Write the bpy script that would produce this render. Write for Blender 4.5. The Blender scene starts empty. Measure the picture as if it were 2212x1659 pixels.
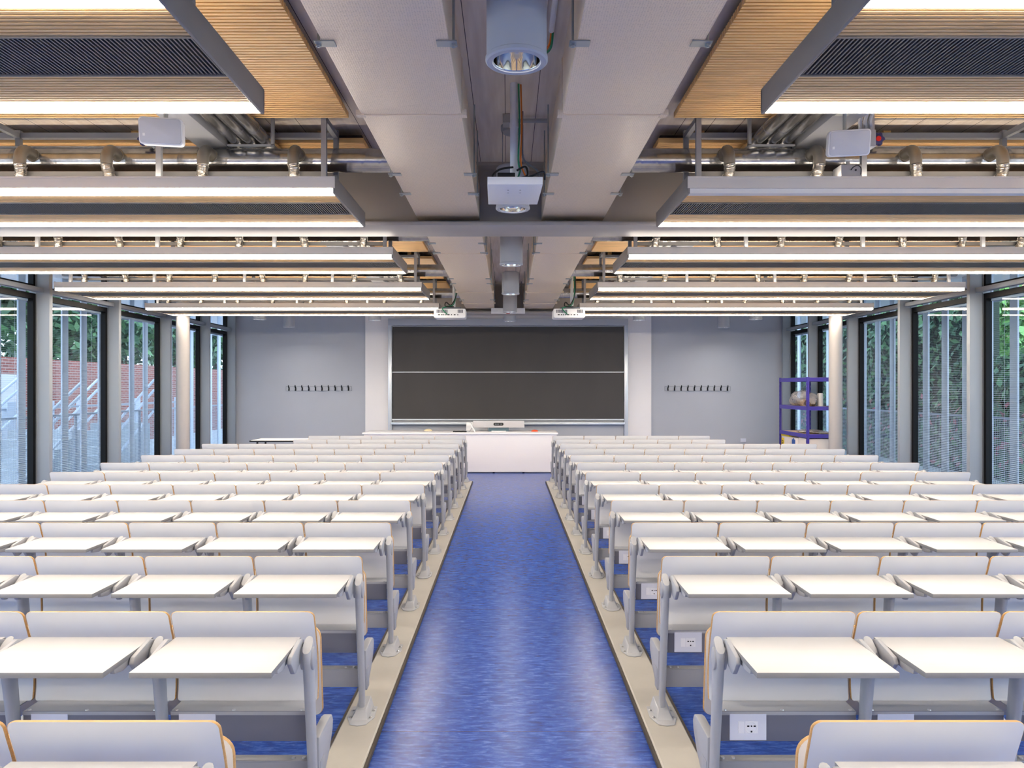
import bpy, bmesh, math, random
from mathutils import Vector, Matrix

random.seed(7)
scene = bpy.context.scene
F, H, VX, VY, XC = 1620.0, 1.672, 1097.5, 836.0, 0.02   # focal length in photo pixels, eye height, vanishing point, aisle centre

# ------------------------------------------------------------------ camera
cam = bpy.data.cameras.new('camera')
cam.sensor_fit = 'HORIZONTAL'
cam.sensor_width = 36.0
cam.lens = 36.0 * F / 2212.0
cam.shift_x = (1106.0 - VX) / 2212.0
cam.shift_y = (VY - 829.5) / 2212.0
cam.clip_start, cam.clip_end = 0.05, 300
cam_o = bpy.data.objects.new('camera', cam)
scene.collection.objects.link(cam_o)
cam_o.location = (0, 0, H)
cam_o.rotation_euler = (math.pi / 2, 0, 0)
scene.camera = cam_o

# ------------------------------------------------------------------ world, exposure, sampling
SKY_STRENGTH = 4.4
LED_STRENGTH = 38.0
UPLIGHT_STRENGTH = 26.0
world = bpy.data.worlds.new('overcast_sky')
scene.world = world
world.use_nodes = True
wn = world.node_tree.nodes
wl = world.node_tree.links
bgn = wn['Background']
bgn.inputs['Strength'].default_value = SKY_STRENGTH
tc = wn.new('ShaderNodeTexCoord')
sep = wn.new('ShaderNodeSeparateXYZ')
ramp = wn.new('ShaderNodeValToRGB')
wl.new(tc.outputs['Generated'], sep.inputs[0])
wl.new(sep.outputs['Z'], ramp.inputs[0])
ramp.color_ramp.elements[0].position = 0.0
ramp.color_ramp.elements[0].color = (0.78, 0.88, 1.0, 1)
ramp.color_ramp.elements[1].position = 0.7
ramp.color_ramp.elements[1].color = (0.60, 0.77, 1.0, 1)
wl.new(ramp.outputs[0], bgn.inputs['Color'])

vs = scene.view_settings
scene.display_settings.display_device = 'sRGB'
vs.view_transform = 'Standard'
vs.look = 'None'
vs.gamma = 1.0
vs.use_curve_mapping = False
vs.exposure = 0.12
cy = scene.cycles
cy.max_bounces = 7
cy.diffuse_bounces = 4
cy.glossy_bounces = 3
cy.transmission_bounces = 4
cy.transparent_max_bounces = 16
cy.caustics_reflective = False
cy.caustics_refractive = False
cy.sample_clamp_indirect = 6.0
cy.use_denoising = True
cy.use_adaptive_sampling = True
cy.adaptive_threshold = 0.02

# ------------------------------------------------------------------ materials
MAT = {}


def rgb(r, g, b):
    def lin(c):
        c /= 255.0
        return c / 12.92 if c <= 0.04045 else ((c + 0.055) / 1.055) ** 2.4
    return (lin(r), lin(g), lin(b), 1.0)


def mat(name, color, rough=0.5, metal=0.0, spec=0.5, emit=None, strength=0.0):
    m = bpy.data.materials.new(name)
    m.use_nodes = True
    p = m.node_tree.nodes['Principled BSDF']
    p.inputs['Base Color'].default_value = color
    p.inputs['Roughness'].default_value = rough
    p.inputs['Metallic'].default_value = metal
    p.inputs['Specular IOR Level'].default_value = spec
    if emit:
        p.inputs['Emission Color'].default_value = emit
        p.inputs['Emission Strength'].default_value = strength
    MAT[name] = m
    return m


def vary(m, scale=(1, 1, 1), amount=0.12, noise=4.0, detail=4.0, bump=0.0, second=None):
    """object-space noise that varies the base colour between two tones, and an optional bump"""
    nt = m.node_tree
    n, l = nt.nodes, nt.links
    p = n['Principled BSDF']
    base = tuple(p.inputs['Base Color'].default_value)
    co = n.new('ShaderNodeTexCoord')
    mp = n.new('ShaderNodeMapping')
    mp.inputs['Scale'].default_value = scale
    nz = n.new('ShaderNodeTexNoise')
    nz.inputs['Scale'].default_value = noise
    nz.inputs['Detail'].default_value = detail
    cr = n.new('ShaderNodeValToRGB')
    lo = second or tuple(c * (1 - amount) for c in base[:3]) + (1,)
    hi = base if second else tuple(min(1, c * (1 + amount)) for c in base[:3]) + (1,)
    cr.color_ramp.elements[0].position = 0.35
    cr.color_ramp.elements[1].position = 0.65
    cr.color_ramp.elements[0].color = lo
    cr.color_ramp.elements[1].color = hi
    l.new(co.outputs['Object'], mp.inputs[0])
    l.new(mp.outputs[0], nz.inputs['Vector'])
    l.new(nz.outputs[0], cr.inputs[0])
    l.new(cr.outputs[0], p.inputs['Base Color'])
    if bump:
        b = n.new('ShaderNodeBump')
        b.inputs['Strength'].default_value = bump
        b.inputs['Distance'].default_value = 0.01
        l.new(nz.outputs[0], b.inputs['Height'])
        l.new(b.outputs[0], p.inputs['Normal'])
    return m


mat('wall_grey', rgb(180, 183, 190), 0.8)
vary(MAT['wall_grey'], (1, 1, 1), 0.03, 0.8)
mat('wall_white', rgb(244, 239, 236), 0.7)
mat('steel_grey', rgb(136, 139, 146), 0.42)
mat('steel_dark', rgb(104, 105, 108), 0.45)
mat('steel_beam', rgb(158, 153, 150), 0.45)
mat('fin_grey', rgb(150, 157, 163), 0.5)
mat('frame_black', rgb(11, 11, 13), 0.5, spec=0.2)
mat('gasket', rgb(70, 72, 76), 0.5)
mat('seat_metal', rgb(164, 166, 170), 0.4)
mat('fascia_grey', rgb(104, 107, 120), 0.42)
mat('seat_metal_dark', rgb(150, 153, 160), 0.42)
mat('seat_plastic', rgb(160, 162, 167), 0.42)
mat('laminate', rgb(216, 217, 220), 0.36)
vary(MAT['laminate'], (1, 1, 1), 0.02, 3.0)
mat('ply_edge', rgb(190, 148, 92), 0.5)
vary(MAT['ply_edge'], (2, 2, 120), 0.1, 3.0)
mat('seat_cream', rgb(238, 230, 220), 0.4)
mat('tablet_white', rgb(190, 189, 189), 0.4)
vary(MAT['tablet_white'], (1.0, 45, 1), 0.015, 4.0)
mat('tablet_edge', rgb(126, 127, 130), 0.45)
mat('bolt', rgb(190, 190, 190), 0.3, 0.9)
mat('bolt_dark', rgb(80, 92, 108), 0.3, 0.8)
mat('socket_plate', rgb(218, 220, 230), 0.35)
mat('socket_white', rgb(236, 236, 240), 0.3)
mat('black', rgb(12, 12, 14), 0.5)
mat('rail_cream', rgb(178, 174, 165), 0.28)
vary(MAT['rail_cream'], (1, 1, 1), 0.03, 6.0)
mat('rubber', rgb(66, 60, 54), 0.7)
mat('desk_white', rgb(236, 232, 232), 0.45)
mat('board_black', rgb(62, 59, 58), 0.6)
vary(MAT['board_black'], (1, 1, 0.4), 0.06, 1.5)
mat('board_frame', rgb(214, 220, 226), 0.3, 0.3)
mat('column_paint', rgb(170, 166, 163), 0.42)
mat('sail_metal', rgb(126, 121, 118), 0.4)
mat('sail_front_lit', rgb(216, 209, 200), 0.38)  # paler than sail_metal: light from neighbouring LEDs painted into the front face
mat('grille', rgb(126, 121, 117), 0.4, 0.4)
mat('grille_back', rgb(40, 41, 46), 0.8)
mat('slat_wood', rgb(242, 200, 138), 0.5)
vary(MAT['slat_wood'], (0.9, 9, 9), 0.10, 3.0, 2.0)
mat('slat_gap', rgb(44, 28, 18), 0.9)
mat('led', (1, 1, 1, 1), 0.5, emit=(1.0, 0.89, 0.75, 1), strength=LED_STRENGTH)
mat('uplight', (1, 1, 1, 1), 0.5, emit=(1.0, 0.85, 0.66, 1), strength=UPLIGHT_STRENGTH)
mat('added_lens_glow', (1, 1, 1, 1), 0.4, emit=(1.0, 0.95, 0.9, 1), strength=1.6)  # glow added to the downlight lenses, which only reflect
mat('led_off', rgb(232, 230, 226), 0.4)
mat('galv', rgb(160, 161, 164), 0.24, 0.95)
vary(MAT['galv'], (3, 3, 3), 0.14, 4.0)
mat('galv_elbow', rgb(124, 120, 114), 0.42, 0.6)
mat('foil', rgb(215, 212, 208), 0.22, 0.95)
mat('bracket_zinc', rgb(170, 176, 178), 0.35, 0.8)
mat('lamp_grey', rgb(180, 182, 186), 0.42)
mat('reflector', rgb(244, 232, 214), 0.08, 1.0)
mat('plastic_white', rgb(240, 239, 238), 0.4)
mat('plastic_grey', rgb(160, 161, 166), 0.45)
mat('speaker_grille', rgb(206, 206, 210), 0.55)
mat('red', rgb(190, 24, 24), 0.45)
mat('blue_knob', rgb(32, 36, 92), 0.45)
mat('cable_green', rgb(20, 120, 82), 0.5)
mat('cable_orange', rgb(222, 118, 36), 0.5)
mat('cable_grey', rgb(100, 104, 112), 0.5)
mat('shelf_blue', rgb(64, 54, 150), 0.4)
mat('chipboard', rgb(196, 168, 138), 0.8)
mat('carton', rgb(226, 216, 206), 0.7)
mat('yellow', rgb(236, 204, 30), 0.6)
mat('blue_print', rgb(50, 90, 160), 0.6)
mat('teal_stand', rgb(84, 108, 118), 0.3)
mat('bar_grey', rgb(190, 188, 190), 0.6)
mat('orange', rgb(240, 84, 40), 0.5)
mat('beige', rgb(226, 212, 176), 0.6)
mat('post_white', rgb(206, 214, 226), 0.5)
mat('rail_steel', rgb(150, 160, 176), 0.4)
mat('paving', rgb(186, 192, 198), 0.8)
vary(MAT['paving'], (1, 1, 1), 0.08, 1.5)
mat('blind', rgb(196, 204, 214), 0.45)
mat('bark', rgb(84, 70, 58), 0.9)
mat('leaf_dark', rgb(62, 100, 70), 0.55)
mat('leaf_mid', rgb(92, 136, 88), 0.55)
mat('leaf_sunlit', rgb(150, 206, 120), 0.5)  # sunlight painted into the leaf colour, there is no sun lamp
mat('leaf_pink', rgb(176, 104, 110), 0.6)
mat('hedge_core', rgb(34, 50, 38), 0.9)
mat('render_pink', rgb(206, 150, 138), 0.8)
mat('paper', rgb(224, 218, 206), 0.7)
mat('paper_green', rgb(70, 140, 84), 0.7)


def brick_material():
    m = mat('brick', rgb(150, 84, 72), 0.85)
    n, l = m.node_tree.nodes, m.node_tree.links
    b = n.new('ShaderNodeTexBrick')
    b.inputs['Color1'].default_value = rgb(158, 88, 76)
    b.inputs['Color2'].default_value = rgb(132, 74, 66)
    b.inputs['Mortar'].default_value = rgb(170, 142, 132)
    b.inputs['Scale'].default_value = 1.0
    b.inputs['Mortar Size'].default_value = 0.012
    b.inputs['Brick Width'].default_value = 0.26
    b.inputs['Row Height'].default_value = 0.075
    co = n.new('ShaderNodeTexCoord')
    mp = n.new('ShaderNodeMapping')
    mp.inputs['Rotation'].default_value = (math.pi / 2, 0, math.pi / 2)
    cx = n.new('ShaderNodeSeparateXYZ')
    cb = n.new('ShaderNodeCombineXYZ')
    l.new(co.outputs['Object'], cx.inputs[0])
    l.new(cx.outputs['Y'], cb.inputs['X'])
    l.new(cx.outputs['Z'], cb.inputs['Y'])
    l.new(cb.outputs[0], b.inputs['Vector'])
    l.new(b.outputs[0], n['Principled BSDF'].inputs['Base Color'])


def floor_material():
    m = mat('lino_blue', rgb(40, 72, 176), 0.25, spec=0.5)
    n, l = m.node_tree.nodes, m.node_tree.links
    p = n['Principled BSDF']
    co = n.new('ShaderNodeTexCoord')
    mp = n.new('ShaderNodeMapping')
    mp.inputs['Scale'].default_value = (7, 30, 1)
    nz = n.new('ShaderNodeTexNoise')
    nz.inputs['Scale'].default_value = 1.6
    nz.inputs['Detail'].default_value = 9.0
    nz.inputs['Roughness'].default_value = 0.72
    nz.inputs['Distortion'].default_value = 0.6
    cr = n.new('ShaderNodeValToRGB')
    e = cr.color_ramp.elements
    e[0].position, e[0].color = 0.30, rgb(12, 36, 104)
    e[1].position, e[1].color = 0.72, rgb(82, 122, 204)
    mid = e.new(0.5)
    mid.color = rgb(28, 68, 156)
    l.new(co.outputs['Object'], mp.inputs[0])
    l.new(mp.outputs[0], nz.inputs['Vector'])
    l.new(nz.outputs[0], cr.inputs[0])
    # sheet seams across the aisle every 2 m
    sx = n.new('ShaderNodeSeparateXYZ')
    l.new(co.outputs['Object'], sx.inputs[0])
    ad = n.new('ShaderNodeMath'); ad.operation = 'ADD'; ad.inputs[1].default_value = 0.36
    md = n.new('ShaderNodeMath'); md.operation = 'PINGPONG'; md.inputs[1].default_value = 1.0
    lt = n.new('ShaderNodeMath'); lt.operation = 'LESS_THAN'; lt.inputs[1].default_value = 0.0025
    l.new(sx.outputs['Y'], ad.inputs[0]); l.new(ad.outputs[0], md.inputs[0]); l.new(md.outputs[0], lt.inputs[0])
    mx = n.new('ShaderNodeMix'); mx.data_type = 'RGBA'
    mx.inputs['B'].default_value = rgb(30, 40, 84)
    l.new(lt.outputs[0], mx.inputs['Factor'])
    l.new(cr.outputs[0], mx.inputs['A'])
    l.new(mx.outputs['Result'], p.inputs['Base Color'])


def plank_material():
    m = mat('ceiling_planks', rgb(206, 194, 182), 0.65)
    n, l = m.node_tree.nodes, m.node_tree.links
    p = n['Principled BSDF']
    co = n.new('ShaderNodeTexCoord')
    sx = n.new('ShaderNodeSeparateXYZ')
    l.new(co.outputs['Object'], sx.inputs[0])
    ad = n.new('ShaderNodeMath'); ad.operation = 'ADD'; ad.inputs[1].default_value = 20.02
    l.new(sx.outputs['X'], ad.inputs[0])
    md = n.new('ShaderNodeMath'); md.operation = 'MODULO'; md.inputs[1].default_value = 0.2
    l.new(ad.outputs[0], md.inputs[0])
    lt = n.new('ShaderNodeMath'); lt.operation = 'LESS_THAN'; lt.inputs[1].default_value = 0.004
    l.new(md.outputs[0], lt.inputs[0])
    mp = n.new('ShaderNodeMapping'); mp.inputs['Scale'].default_value = (10, 0.8, 1)
    nz = n.new('ShaderNodeTexNoise'); nz.inputs['Scale'].default_value = 2.0; nz.inputs['Detail'].default_value = 6
    l.new(co.outputs['Object'], mp.inputs[0]); l.new(mp.outputs[0], nz.inputs['Vector'])
    cr = n.new('ShaderNodeValToRGB')
    cr.color_ramp.elements[0].position = 0.35; cr.color_ramp.elements[0].color = rgb(222, 208, 193)
    cr.color_ramp.elements[1].position = 0.65; cr.color_ramp.elements[1].color = rgb(238, 227, 214)
    l.new(nz.outputs[0], cr.inputs[0])
    mx = n.new('ShaderNodeMix'); mx.data_type = 'RGBA'
    mx.inputs['B'].default_value = rgb(70, 60, 54)
    l.new(lt.outputs[0], mx.inputs['Factor']); l.new(cr.outputs[0], mx.inputs['A'])
    l.new(mx.outputs['Result'], p.inputs['Base Color'])


def duct_material():
    """fine dimpled sheet of the two big ceiling ducts"""
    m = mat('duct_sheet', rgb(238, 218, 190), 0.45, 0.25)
    n, l = m.node_tree.nodes, m.node_tree.links
    p = n['Principled BSDF']
    co = n.new('ShaderNodeTexCoord')
    vo = n.new('ShaderNodeTexVoronoi')
    vo.inputs['Scale'].default_value = 105
    vo.inputs['Randomness'].default_value = 0.3
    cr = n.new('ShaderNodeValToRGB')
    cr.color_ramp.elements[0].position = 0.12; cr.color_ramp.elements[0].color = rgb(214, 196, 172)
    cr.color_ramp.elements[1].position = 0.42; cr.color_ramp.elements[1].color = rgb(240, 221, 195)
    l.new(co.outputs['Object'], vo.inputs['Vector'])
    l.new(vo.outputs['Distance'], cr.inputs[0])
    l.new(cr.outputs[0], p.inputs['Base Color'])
    b = n.new('ShaderNodeBump'); b.inputs['Strength'].default_value = 0.25; b.inputs['Distance'].default_value = 0.003
    l.new(vo.outputs['Distance'], b.inputs['Height']); l.new(b.outputs[0], p.inputs['Normal'])


def thin_glass(name, tint, refl):
    m = bpy.data.materials.new(name)
    m.use_nodes = True
    nt = m.node_tree
    n, l = nt.nodes, nt.links
    n.remove(n['Principled BSDF'])
    t = n.new('ShaderNodeBsdfTransparent'); t.inputs['Color'].default_value = tint
    g = n.new('ShaderNodeBsdfGlossy'); g.inputs['Roughness'].default_value = 0.02
    lw = n.new('ShaderNodeLayerWeight'); lw.inputs['Blend'].default_value = 0.5
    pw = n.new('ShaderNodeMath'); pw.operation = 'POWER'; pw.inputs[1].default_value = 5.0
    fr = n.new('ShaderNodeMath'); fr.operation = 'MULTIPLY_ADD'; fr.inputs[1].default_value = 0.9; fr.inputs[2].default_value = refl
    l.new(lw.outputs['Facing'], pw.inputs[0]); l.new(pw.outputs[0], fr.inputs[0])
    mx = n.new('ShaderNodeMixShader')
    l.new(fr.outputs[0], mx.inputs[0]); l.new(t.outputs[0], mx.inputs[1]); l.new(g.outputs[0], mx.inputs[2])
    l.new(mx.outputs[0], n['Material Output'].inputs['Surface'])
    MAT[name] = m


def film_material():
    m = mat('plastic_film', rgb(196, 190, 188), 0.18)
    n, l = m.node_tree.nodes, m.node_tree.links
    p = n['Principled BSDF']
    t = n.new('ShaderNodeBsdfTransparent')
    mx = n.new('ShaderNodeMixShader'); mx.inputs[0].default_value = 0.45
    l.new(t.outputs[0], mx.inputs[1]); l.new(p.outputs[0], mx.inputs[2])
    l.new(mx.outputs[0], n['Material Output'].inputs['Surface'])


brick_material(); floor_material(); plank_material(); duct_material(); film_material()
thin_glass('window_glass', (0.84, 0.92, 0.97, 1), 0.06)

# ------------------------------------------------------------------ mesh building helpers


class MB:
    """collects simple shapes into ONE mesh"""

    def __init__(self):
        self.v, self.f, self.m = [], [], []

    def add(self, verts, faces, mi=0):
        b = len(self.v)
        self.v += [tuple(p) for p in verts]
        for f in faces:
            self.f.append(tuple(i + b for i in f))
            self.m.append(mi)
        return self

    def box(self, x0, x1, y0, y1, z0, z1, mi=0):
        x0, x1 = min(x0, x1), max(x0, x1)
        y0, y1 = min(y0, y1), max(y0, y1)
        z0, z1 = min(z0, z1), max(z0, z1)
        vs_ = [(x, y, z) for z in (z0, z1) for y in (y0, y1) for x in (x0, x1)]
        return self.add(vs_, [(0, 2, 3, 1), (4, 5, 7, 6), (0, 1, 5, 4), (2, 6, 7, 3), (0, 4, 6, 2), (1, 3, 7, 5)], mi)

    def prism(self, prof, a0, a1, axis='x', mi=0, side=None):
        """polygon extruded from a0 to a1; prof is (y,z) for x, (x,z) for y, (x,y) for z"""
        def pt(p, a):
            return (a, p[0], p[1]) if axis == 'x' else (p[0], a, p[1]) if axis == 'y' else (p[0], p[1], a)
        n = len(prof)
        b = len(self.v)
        self.v += [pt(p, a0) for p in prof] + [pt(p, a1) for p in prof]
        sm = mi if side is None else side
        self.f.append(tuple(range(b, b + n))); self.m.append(mi)
        self.f.append(tuple(range(b + 2 * n - 1, b + n - 1, -1))); self.m.append(mi)
        for i in range(n):
            j = (i + 1) % n
            self.f.append((b + i, b + n + i, b + n + j, b + j)); self.m.append(sm)
        return self

    def rings(self, rings, mi=0, cap0=True, cap1=True, closed=False):
        n = len(rings[0])
        b = len(self.v)
        for r in rings:
            self.v += [tuple(p) for p in r]
        k = len(rings)
        for i in range(k if closed else k - 1):
            i2 = (i + 1) % k
            for j in range(n):
                j2 = (j + 1) % n
                self.f.append((b + i * n + j, b + i * n + j2, b + i2 * n + j2, b + i2 * n + j)); self.m.append(mi)
        if cap0 and not closed:
            self.f.append(tuple(b + j for j in range(n - 1, -1, -1))); self.m.append(mi)
        if cap1 and not closed:
            self.f.append(tuple(b + (k - 1) * n + j for j in range(n))); self.m.append(mi)
        return self

    def tube(self, pts, r, n=10, mi=0, radii=None, caps=True):
        pts = [Vector(p) for p in pts]
        rings = []
        up = None
        for i, p in enumerate(pts):
            if i == 0:
                d = pts[1] - p
            elif i == len(pts) - 1:
                d = p - pts[i - 1]
            else:
                d = (pts[i + 1] - p).normalized() + (p - pts[i - 1]).normalized()
            d.normalize()
            if up is None:
                up = Vector((0, 0, 1)) if abs(d.z) < 0.9 else Vector((1, 0, 0))
            s = d.cross(up).normalized()
            up = s.cross(d).normalized()
            rr = radii[i] if radii else r
            rings.append([p + rr * (math.cos(a) * s + math.sin(a) * up) for a in [2 * math.pi * j / n for j in range(n)]])
        return self.rings(rings, mi, caps, caps)

    def lathe(self, prof, c, n=24, mi=0, axis='z', cap0=False, cap1=False):
        rings = []
        for r, h in prof:
            ring = []
            for j in range(n):
                a = 2 * math.pi * j / n
                u, w = r * math.cos(a), r * math.sin(a)
                if axis == 'z':
                    ring.append((c[0] + u, c[1] + w, c[2] + h))
                elif axis == 'y':
                    ring.append((c[0] + u, c[1] + h, c[2] + w))
                else:
                    ring.append((c[0] + h, c[1] + u, c[2] + w))
            rings.append(ring)
        return self.rings(rings, mi, cap0, cap1)

    def mesh(self, name, mats, off=(0, 0, 0), bevel=0.0, angle=35, recalc=True, segs=2):
        me = bpy.data.meshes.new(name)
        ox, oy, oz = off
        me.from_pydata([(x - ox, y - oy, z - oz) for x, y, z in self.v], [], self.f)
        for k in mats:
            me.materials.append(MAT[k])
        me.polygons.foreach_set('material_index', self.m)
        if recalc or bevel:
            bm = bmesh.new()
            bm.from_mesh(me)
            if recalc:
                bmesh.ops.recalc_face_normals(bm, faces=bm.faces)
            if bevel:
                es = [e for e in bm.edges if e.is_manifold and e.calc_face_angle(0) > math.radians(30)]
                bmesh.ops.bevel(bm, geom=es, offset=bevel, segments=segs, profile=0.5, affect='EDGES', clamp_overlap=True)
            bm.to_mesh(me)
            bm.free()
        me.shade_smooth()
        me.set_sharp_from_angle(angle=math.radians(angle))
        me.update()
        return me

    def build(self, name, mats, parent=None, **kw):
        off = tuple(parent.matrix_basis.translation) if parent else (0, 0, 0)
        if parent and parent.get('_nested'):
            off = tuple(parent['_nested'])
        me = self.mesh(name, mats, off, **kw)
        return link(name, me, parent)

    def build_at(self, name, mats, loc, **kw):
        """a top-level one-mesh thing whose origin is loc"""
        me = self.mesh(name, mats, loc, **kw)
        o = link(name, me)
        o.location = loc
        return o


def join_mesh(name, me, mb, mats):
    """me with the shapes of mb added to it, mb's faces wearing the last material"""
    off = len(me.vertices)
    verts = [tuple(v.co) for v in me.vertices] + mb.v
    faces = [tuple(p.vertices) for p in me.polygons] + [tuple(i + off for i in f) for f in mb.f]
    mi = [p.material_index for p in me.polygons] + [len(mats) - 1] * len(mb.f)
    out = bpy.data.meshes.new(name)
    out.from_pydata(verts, [], faces)
    for k in mats:
        out.materials.append(MAT[k])
    out.polygons.foreach_set('material_index', mi)
    out.shade_smooth()
    out.set_sharp_from_angle(angle=math.radians(35))
    out.update()
    return out


def link(name, me, parent=None, loc=(0, 0, 0), rot=(0, 0, 0)):
    o = bpy.data.objects.new(name, me)
    scene.collection.objects.link(o)
    o.location = loc
    o.rotation_euler = rot
    if parent:
        o.parent = parent
    return o


def tag(o, label=None, cat=None, group=None, kind=None):
    if label:
        o['label'] = label
    if cat:
        o['category'] = cat
    if group:
        o['group'] = group
    if kind:
        o['kind'] = kind
    return o


def thing(name, label, cat, loc=(0, 0, 0), group=None):
    o = bpy.data.objects.new(name, None)
    scene.collection.objects.link(o)
    o.location = loc
    o.empty_display_size = 0.1
    return tag(o, label, cat, group)


def X(s, u):
    return XC + s * u


ORD = ['zeroth', 'first', 'second', 'third', 'fourth', 'fifth', 'sixth', 'seventh', 'eighth', 'ninth', 'tenth', 'eleventh',
       'twelfth', 'thirteenth', 'fourteenth']
SIDE = {-1: 'left', 1: 'right'}
YW = 16.3            # far wall
YB = -5.9            # wall behind the camera
ZC = 3.46            # ceiling
GU = 6.12            # window glass, distance from the room's centre line
TU = 5.91            # inner tip of the window fins

# ------------------------------------------------------------------ the room shell
b = MB(); b.box(XC - GU - 0.15, XC + GU + 0.15, YB, YW + 0.3, -0.2, 0)
tag(b.build('floor', ['lino_blue']), 'blue marbled linoleum floor', 'floor', kind='structure')
b = MB(); b.box(XC - GU - 0.3, XC + GU + 0.3, YB, YW + 0.3, ZC, ZC + 0.25)
tag(b.build('ceiling', ['ceiling_planks']), 'pale whitewashed plank ceiling', 'ceiling', kind='structure')
b = MB(); b.box(XC - GU - 0.05, XC + GU + 0.05, YW, YW + 0.12, -0.2, ZC)
tag(b.build('wall_front', ['wall_grey']), 'grey wall at the far end behind the blackboard', 'wall', kind='structure')
b = MB(); b.box(XC - GU - 0.3, XC + GU + 0.3, YB - 0.2, YB, -0.2, ZC)
tag(b.build('wall_back', ['wall_white']), 'wall behind the viewer', 'wall', kind='structure')
b = MB(); b.box(-3.09, 3.10, YW - 0.07, YW - 0.001, 0, ZC)
tag(b.build('wall_centre', ['wall_white']), 'white raised wall section around the blackboard', 'wall', kind='structure')

FINS = [16.2 - 0.02, 14.78, 13.07, 11.35, 9.63, 7.91, 6.19, 4.47, 2.75, 1.03, -0.69, -2.41, -4.13, -5.85]
wn_ = 0
for s in (-1, 1):
    b = MB()
    b.box(X(s, GU - 0.06), X(s, GU + 0.06), YB, YW, 0, 0.09)
    tag(b.build('baseboard_' + SIDE[s], ['frame_black']), 'dark sill under the %s windows' % SIDE[s], 'sill', kind='structure')
    b = MB()
    b.box(X(s, GU - 0.06), X(s, GU + 0.12), YB, YW, 3.36, ZC)
    tag(b.build('wall_' + SIDE[s], ['fin_grey']), 'grey header strip above the %s windows' % SIDE[s], 'wall', kind='structure')
    for i, y in enumerate(FINS):
        # vertical fin between two windows
        b = MB()
        b.box(X(s, TU), X(s, GU + 0.05), y, y + 0.07, 0, ZC)
        b.box(X(s, GU - 0.055), X(s, GU - 0.045), y - 0.004, y + 0.074, 0.09, 3.36, 1)
        b.build('trim_%d' % (i + 1 + (0 if s < 0 else 20)), ['fin_grey', 'gasket'], bevel=0.003)['kind'] = 'structure'
        if i == 0:
            y1 = y
            continue
        y0, y1 = y + 0.07, FINS[i - 1]
        wn_ += 1
        root = thing('window_%d' % wn_, None, None, (X(s, GU), (y0 + y1) / 2, 0))
        tag(root, '%s window with venetian blind, %s bay from the far wall' % (SIDE[s], ORD[i]), 'window', kind='structure')
        fr = MB()
        for (a0, a1, c0, c1) in ((y0, y1, 0.09, 0.15), (y0, y1, 2.80, 2.87), (y0, y0 + 0.055, 0.15, 2.80), (y1 - 0.055, y1, 0.15, 2.80)):
            fr.box(X(s, GU - 0.035), X(s, GU + 0.04), a0, a1, c0, c1)
        for (a0, a1, c0, c1) in ((y0, y0 + 0.04, 2.96, 3.36), (y1 - 0.04, y1, 2.96, 3.36), (y0, y1, 2.955, 2.985), (y0, y1, 3.33, 3.36)):
            fr.box(X(s, GU - 0.03), X(s, GU + 0.04), a0, a1, c0, c1)
        fr.build('window_frame', ['frame_black'], root)
        g = MB()
        for (a0, a1, c0, c1) in ((y0 + 0.05, y1 - 0.05, 0.14, 2.81), (y0 + 0.035, y1 - 0.035, 2.98, 3.34)):
            g.add([(X(s, GU), a0, c0), (X(s, GU), a1, c0), (X(s, GU), a1, c1), (X(s, GU), a0, c1)], [(0, 1, 2, 3)])
        g.build('pane', ['window_glass'], root)
        hr = MB()
        hr.box(X(s, GU - 0.05), X(s, GU - 0.14), y0 - 0.03, y1 + 0.03, 2.885, 2.945)
        hr.build('transom_bar', ['fin_grey'], root, bevel=0.008)
        if y1 > 5:
            bl = MB()
            z = 0.17
            while z < 2.77:
                bl.add([(X(s, GU + 0.030), y0 + 0.06, z), (X(s, GU + 0.046), y0 + 0.06, z + 0.003), (X(s, GU + 0.046), y1 - 0.06, z + 0.003),
                        (X(s, GU + 0.030), y1 - 0.06, z)], [(0, 1, 2, 3)])
                z += 0.024
            for yy in (y0 + 0.3, y1 - 0.3):
                bl.box(X(s, GU + 0.037), X(s, GU + 0.039), yy, yy + 0.002, 0.15, 2.8)
            bl.box(X(s, GU + 0.028), X(s, GU + 0.048), y0 + 0.057, y1 - 0.057, 2.77, 2.80)
            bl.build('venetian_blind', ['blind'], root, recalc=False)

# ------------------------------------------------------------------ steel beams
for k, (y, w) in enumerate(((5.90, 'steel beam crossing the ceiling above the middle of the hall'), (12.90, 'steel beam crossing the ceiling nearest the blackboard'))):
    b = MB()
    b.box(XC - GU + 0.05, XC + GU - 0.05, y, y + 0.45, 2.945, 2.975)
    b.box(XC - GU + 0.05, XC + GU - 0.05, y + 0.20, y + 0.25, 2.975, ZC - 0.03)
    b.box(XC - GU + 0.05, XC + GU - 0.05, y + 0.05, y + 0.40, ZC - 0.03, ZC)
    o = b.build('ceiling_beam', ['steel_beam'], bevel=0.003)
    tag(o, 'grey ' + w, 'beam', 'steel ceiling beams', kind='structure')

# round columns near the far windows
for s in (-1, 1):
    b = MB()
    b.lathe([(0.11, 0), (0.11, ZC - 0.001)], (X(s, 5.57), 12.8, 0), 32, cap0=True, cap1=True)
    tag(b.build('round_column', ['column_paint']), 'slim round light grey column by the %s windows' % SIDE[s], 'column', 'round columns', kind='structure')

# ------------------------------------------------------------------ seats
D1, PITCH, MODW = 1.902, 0.929, 0.55
INNER = 0.75


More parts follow.
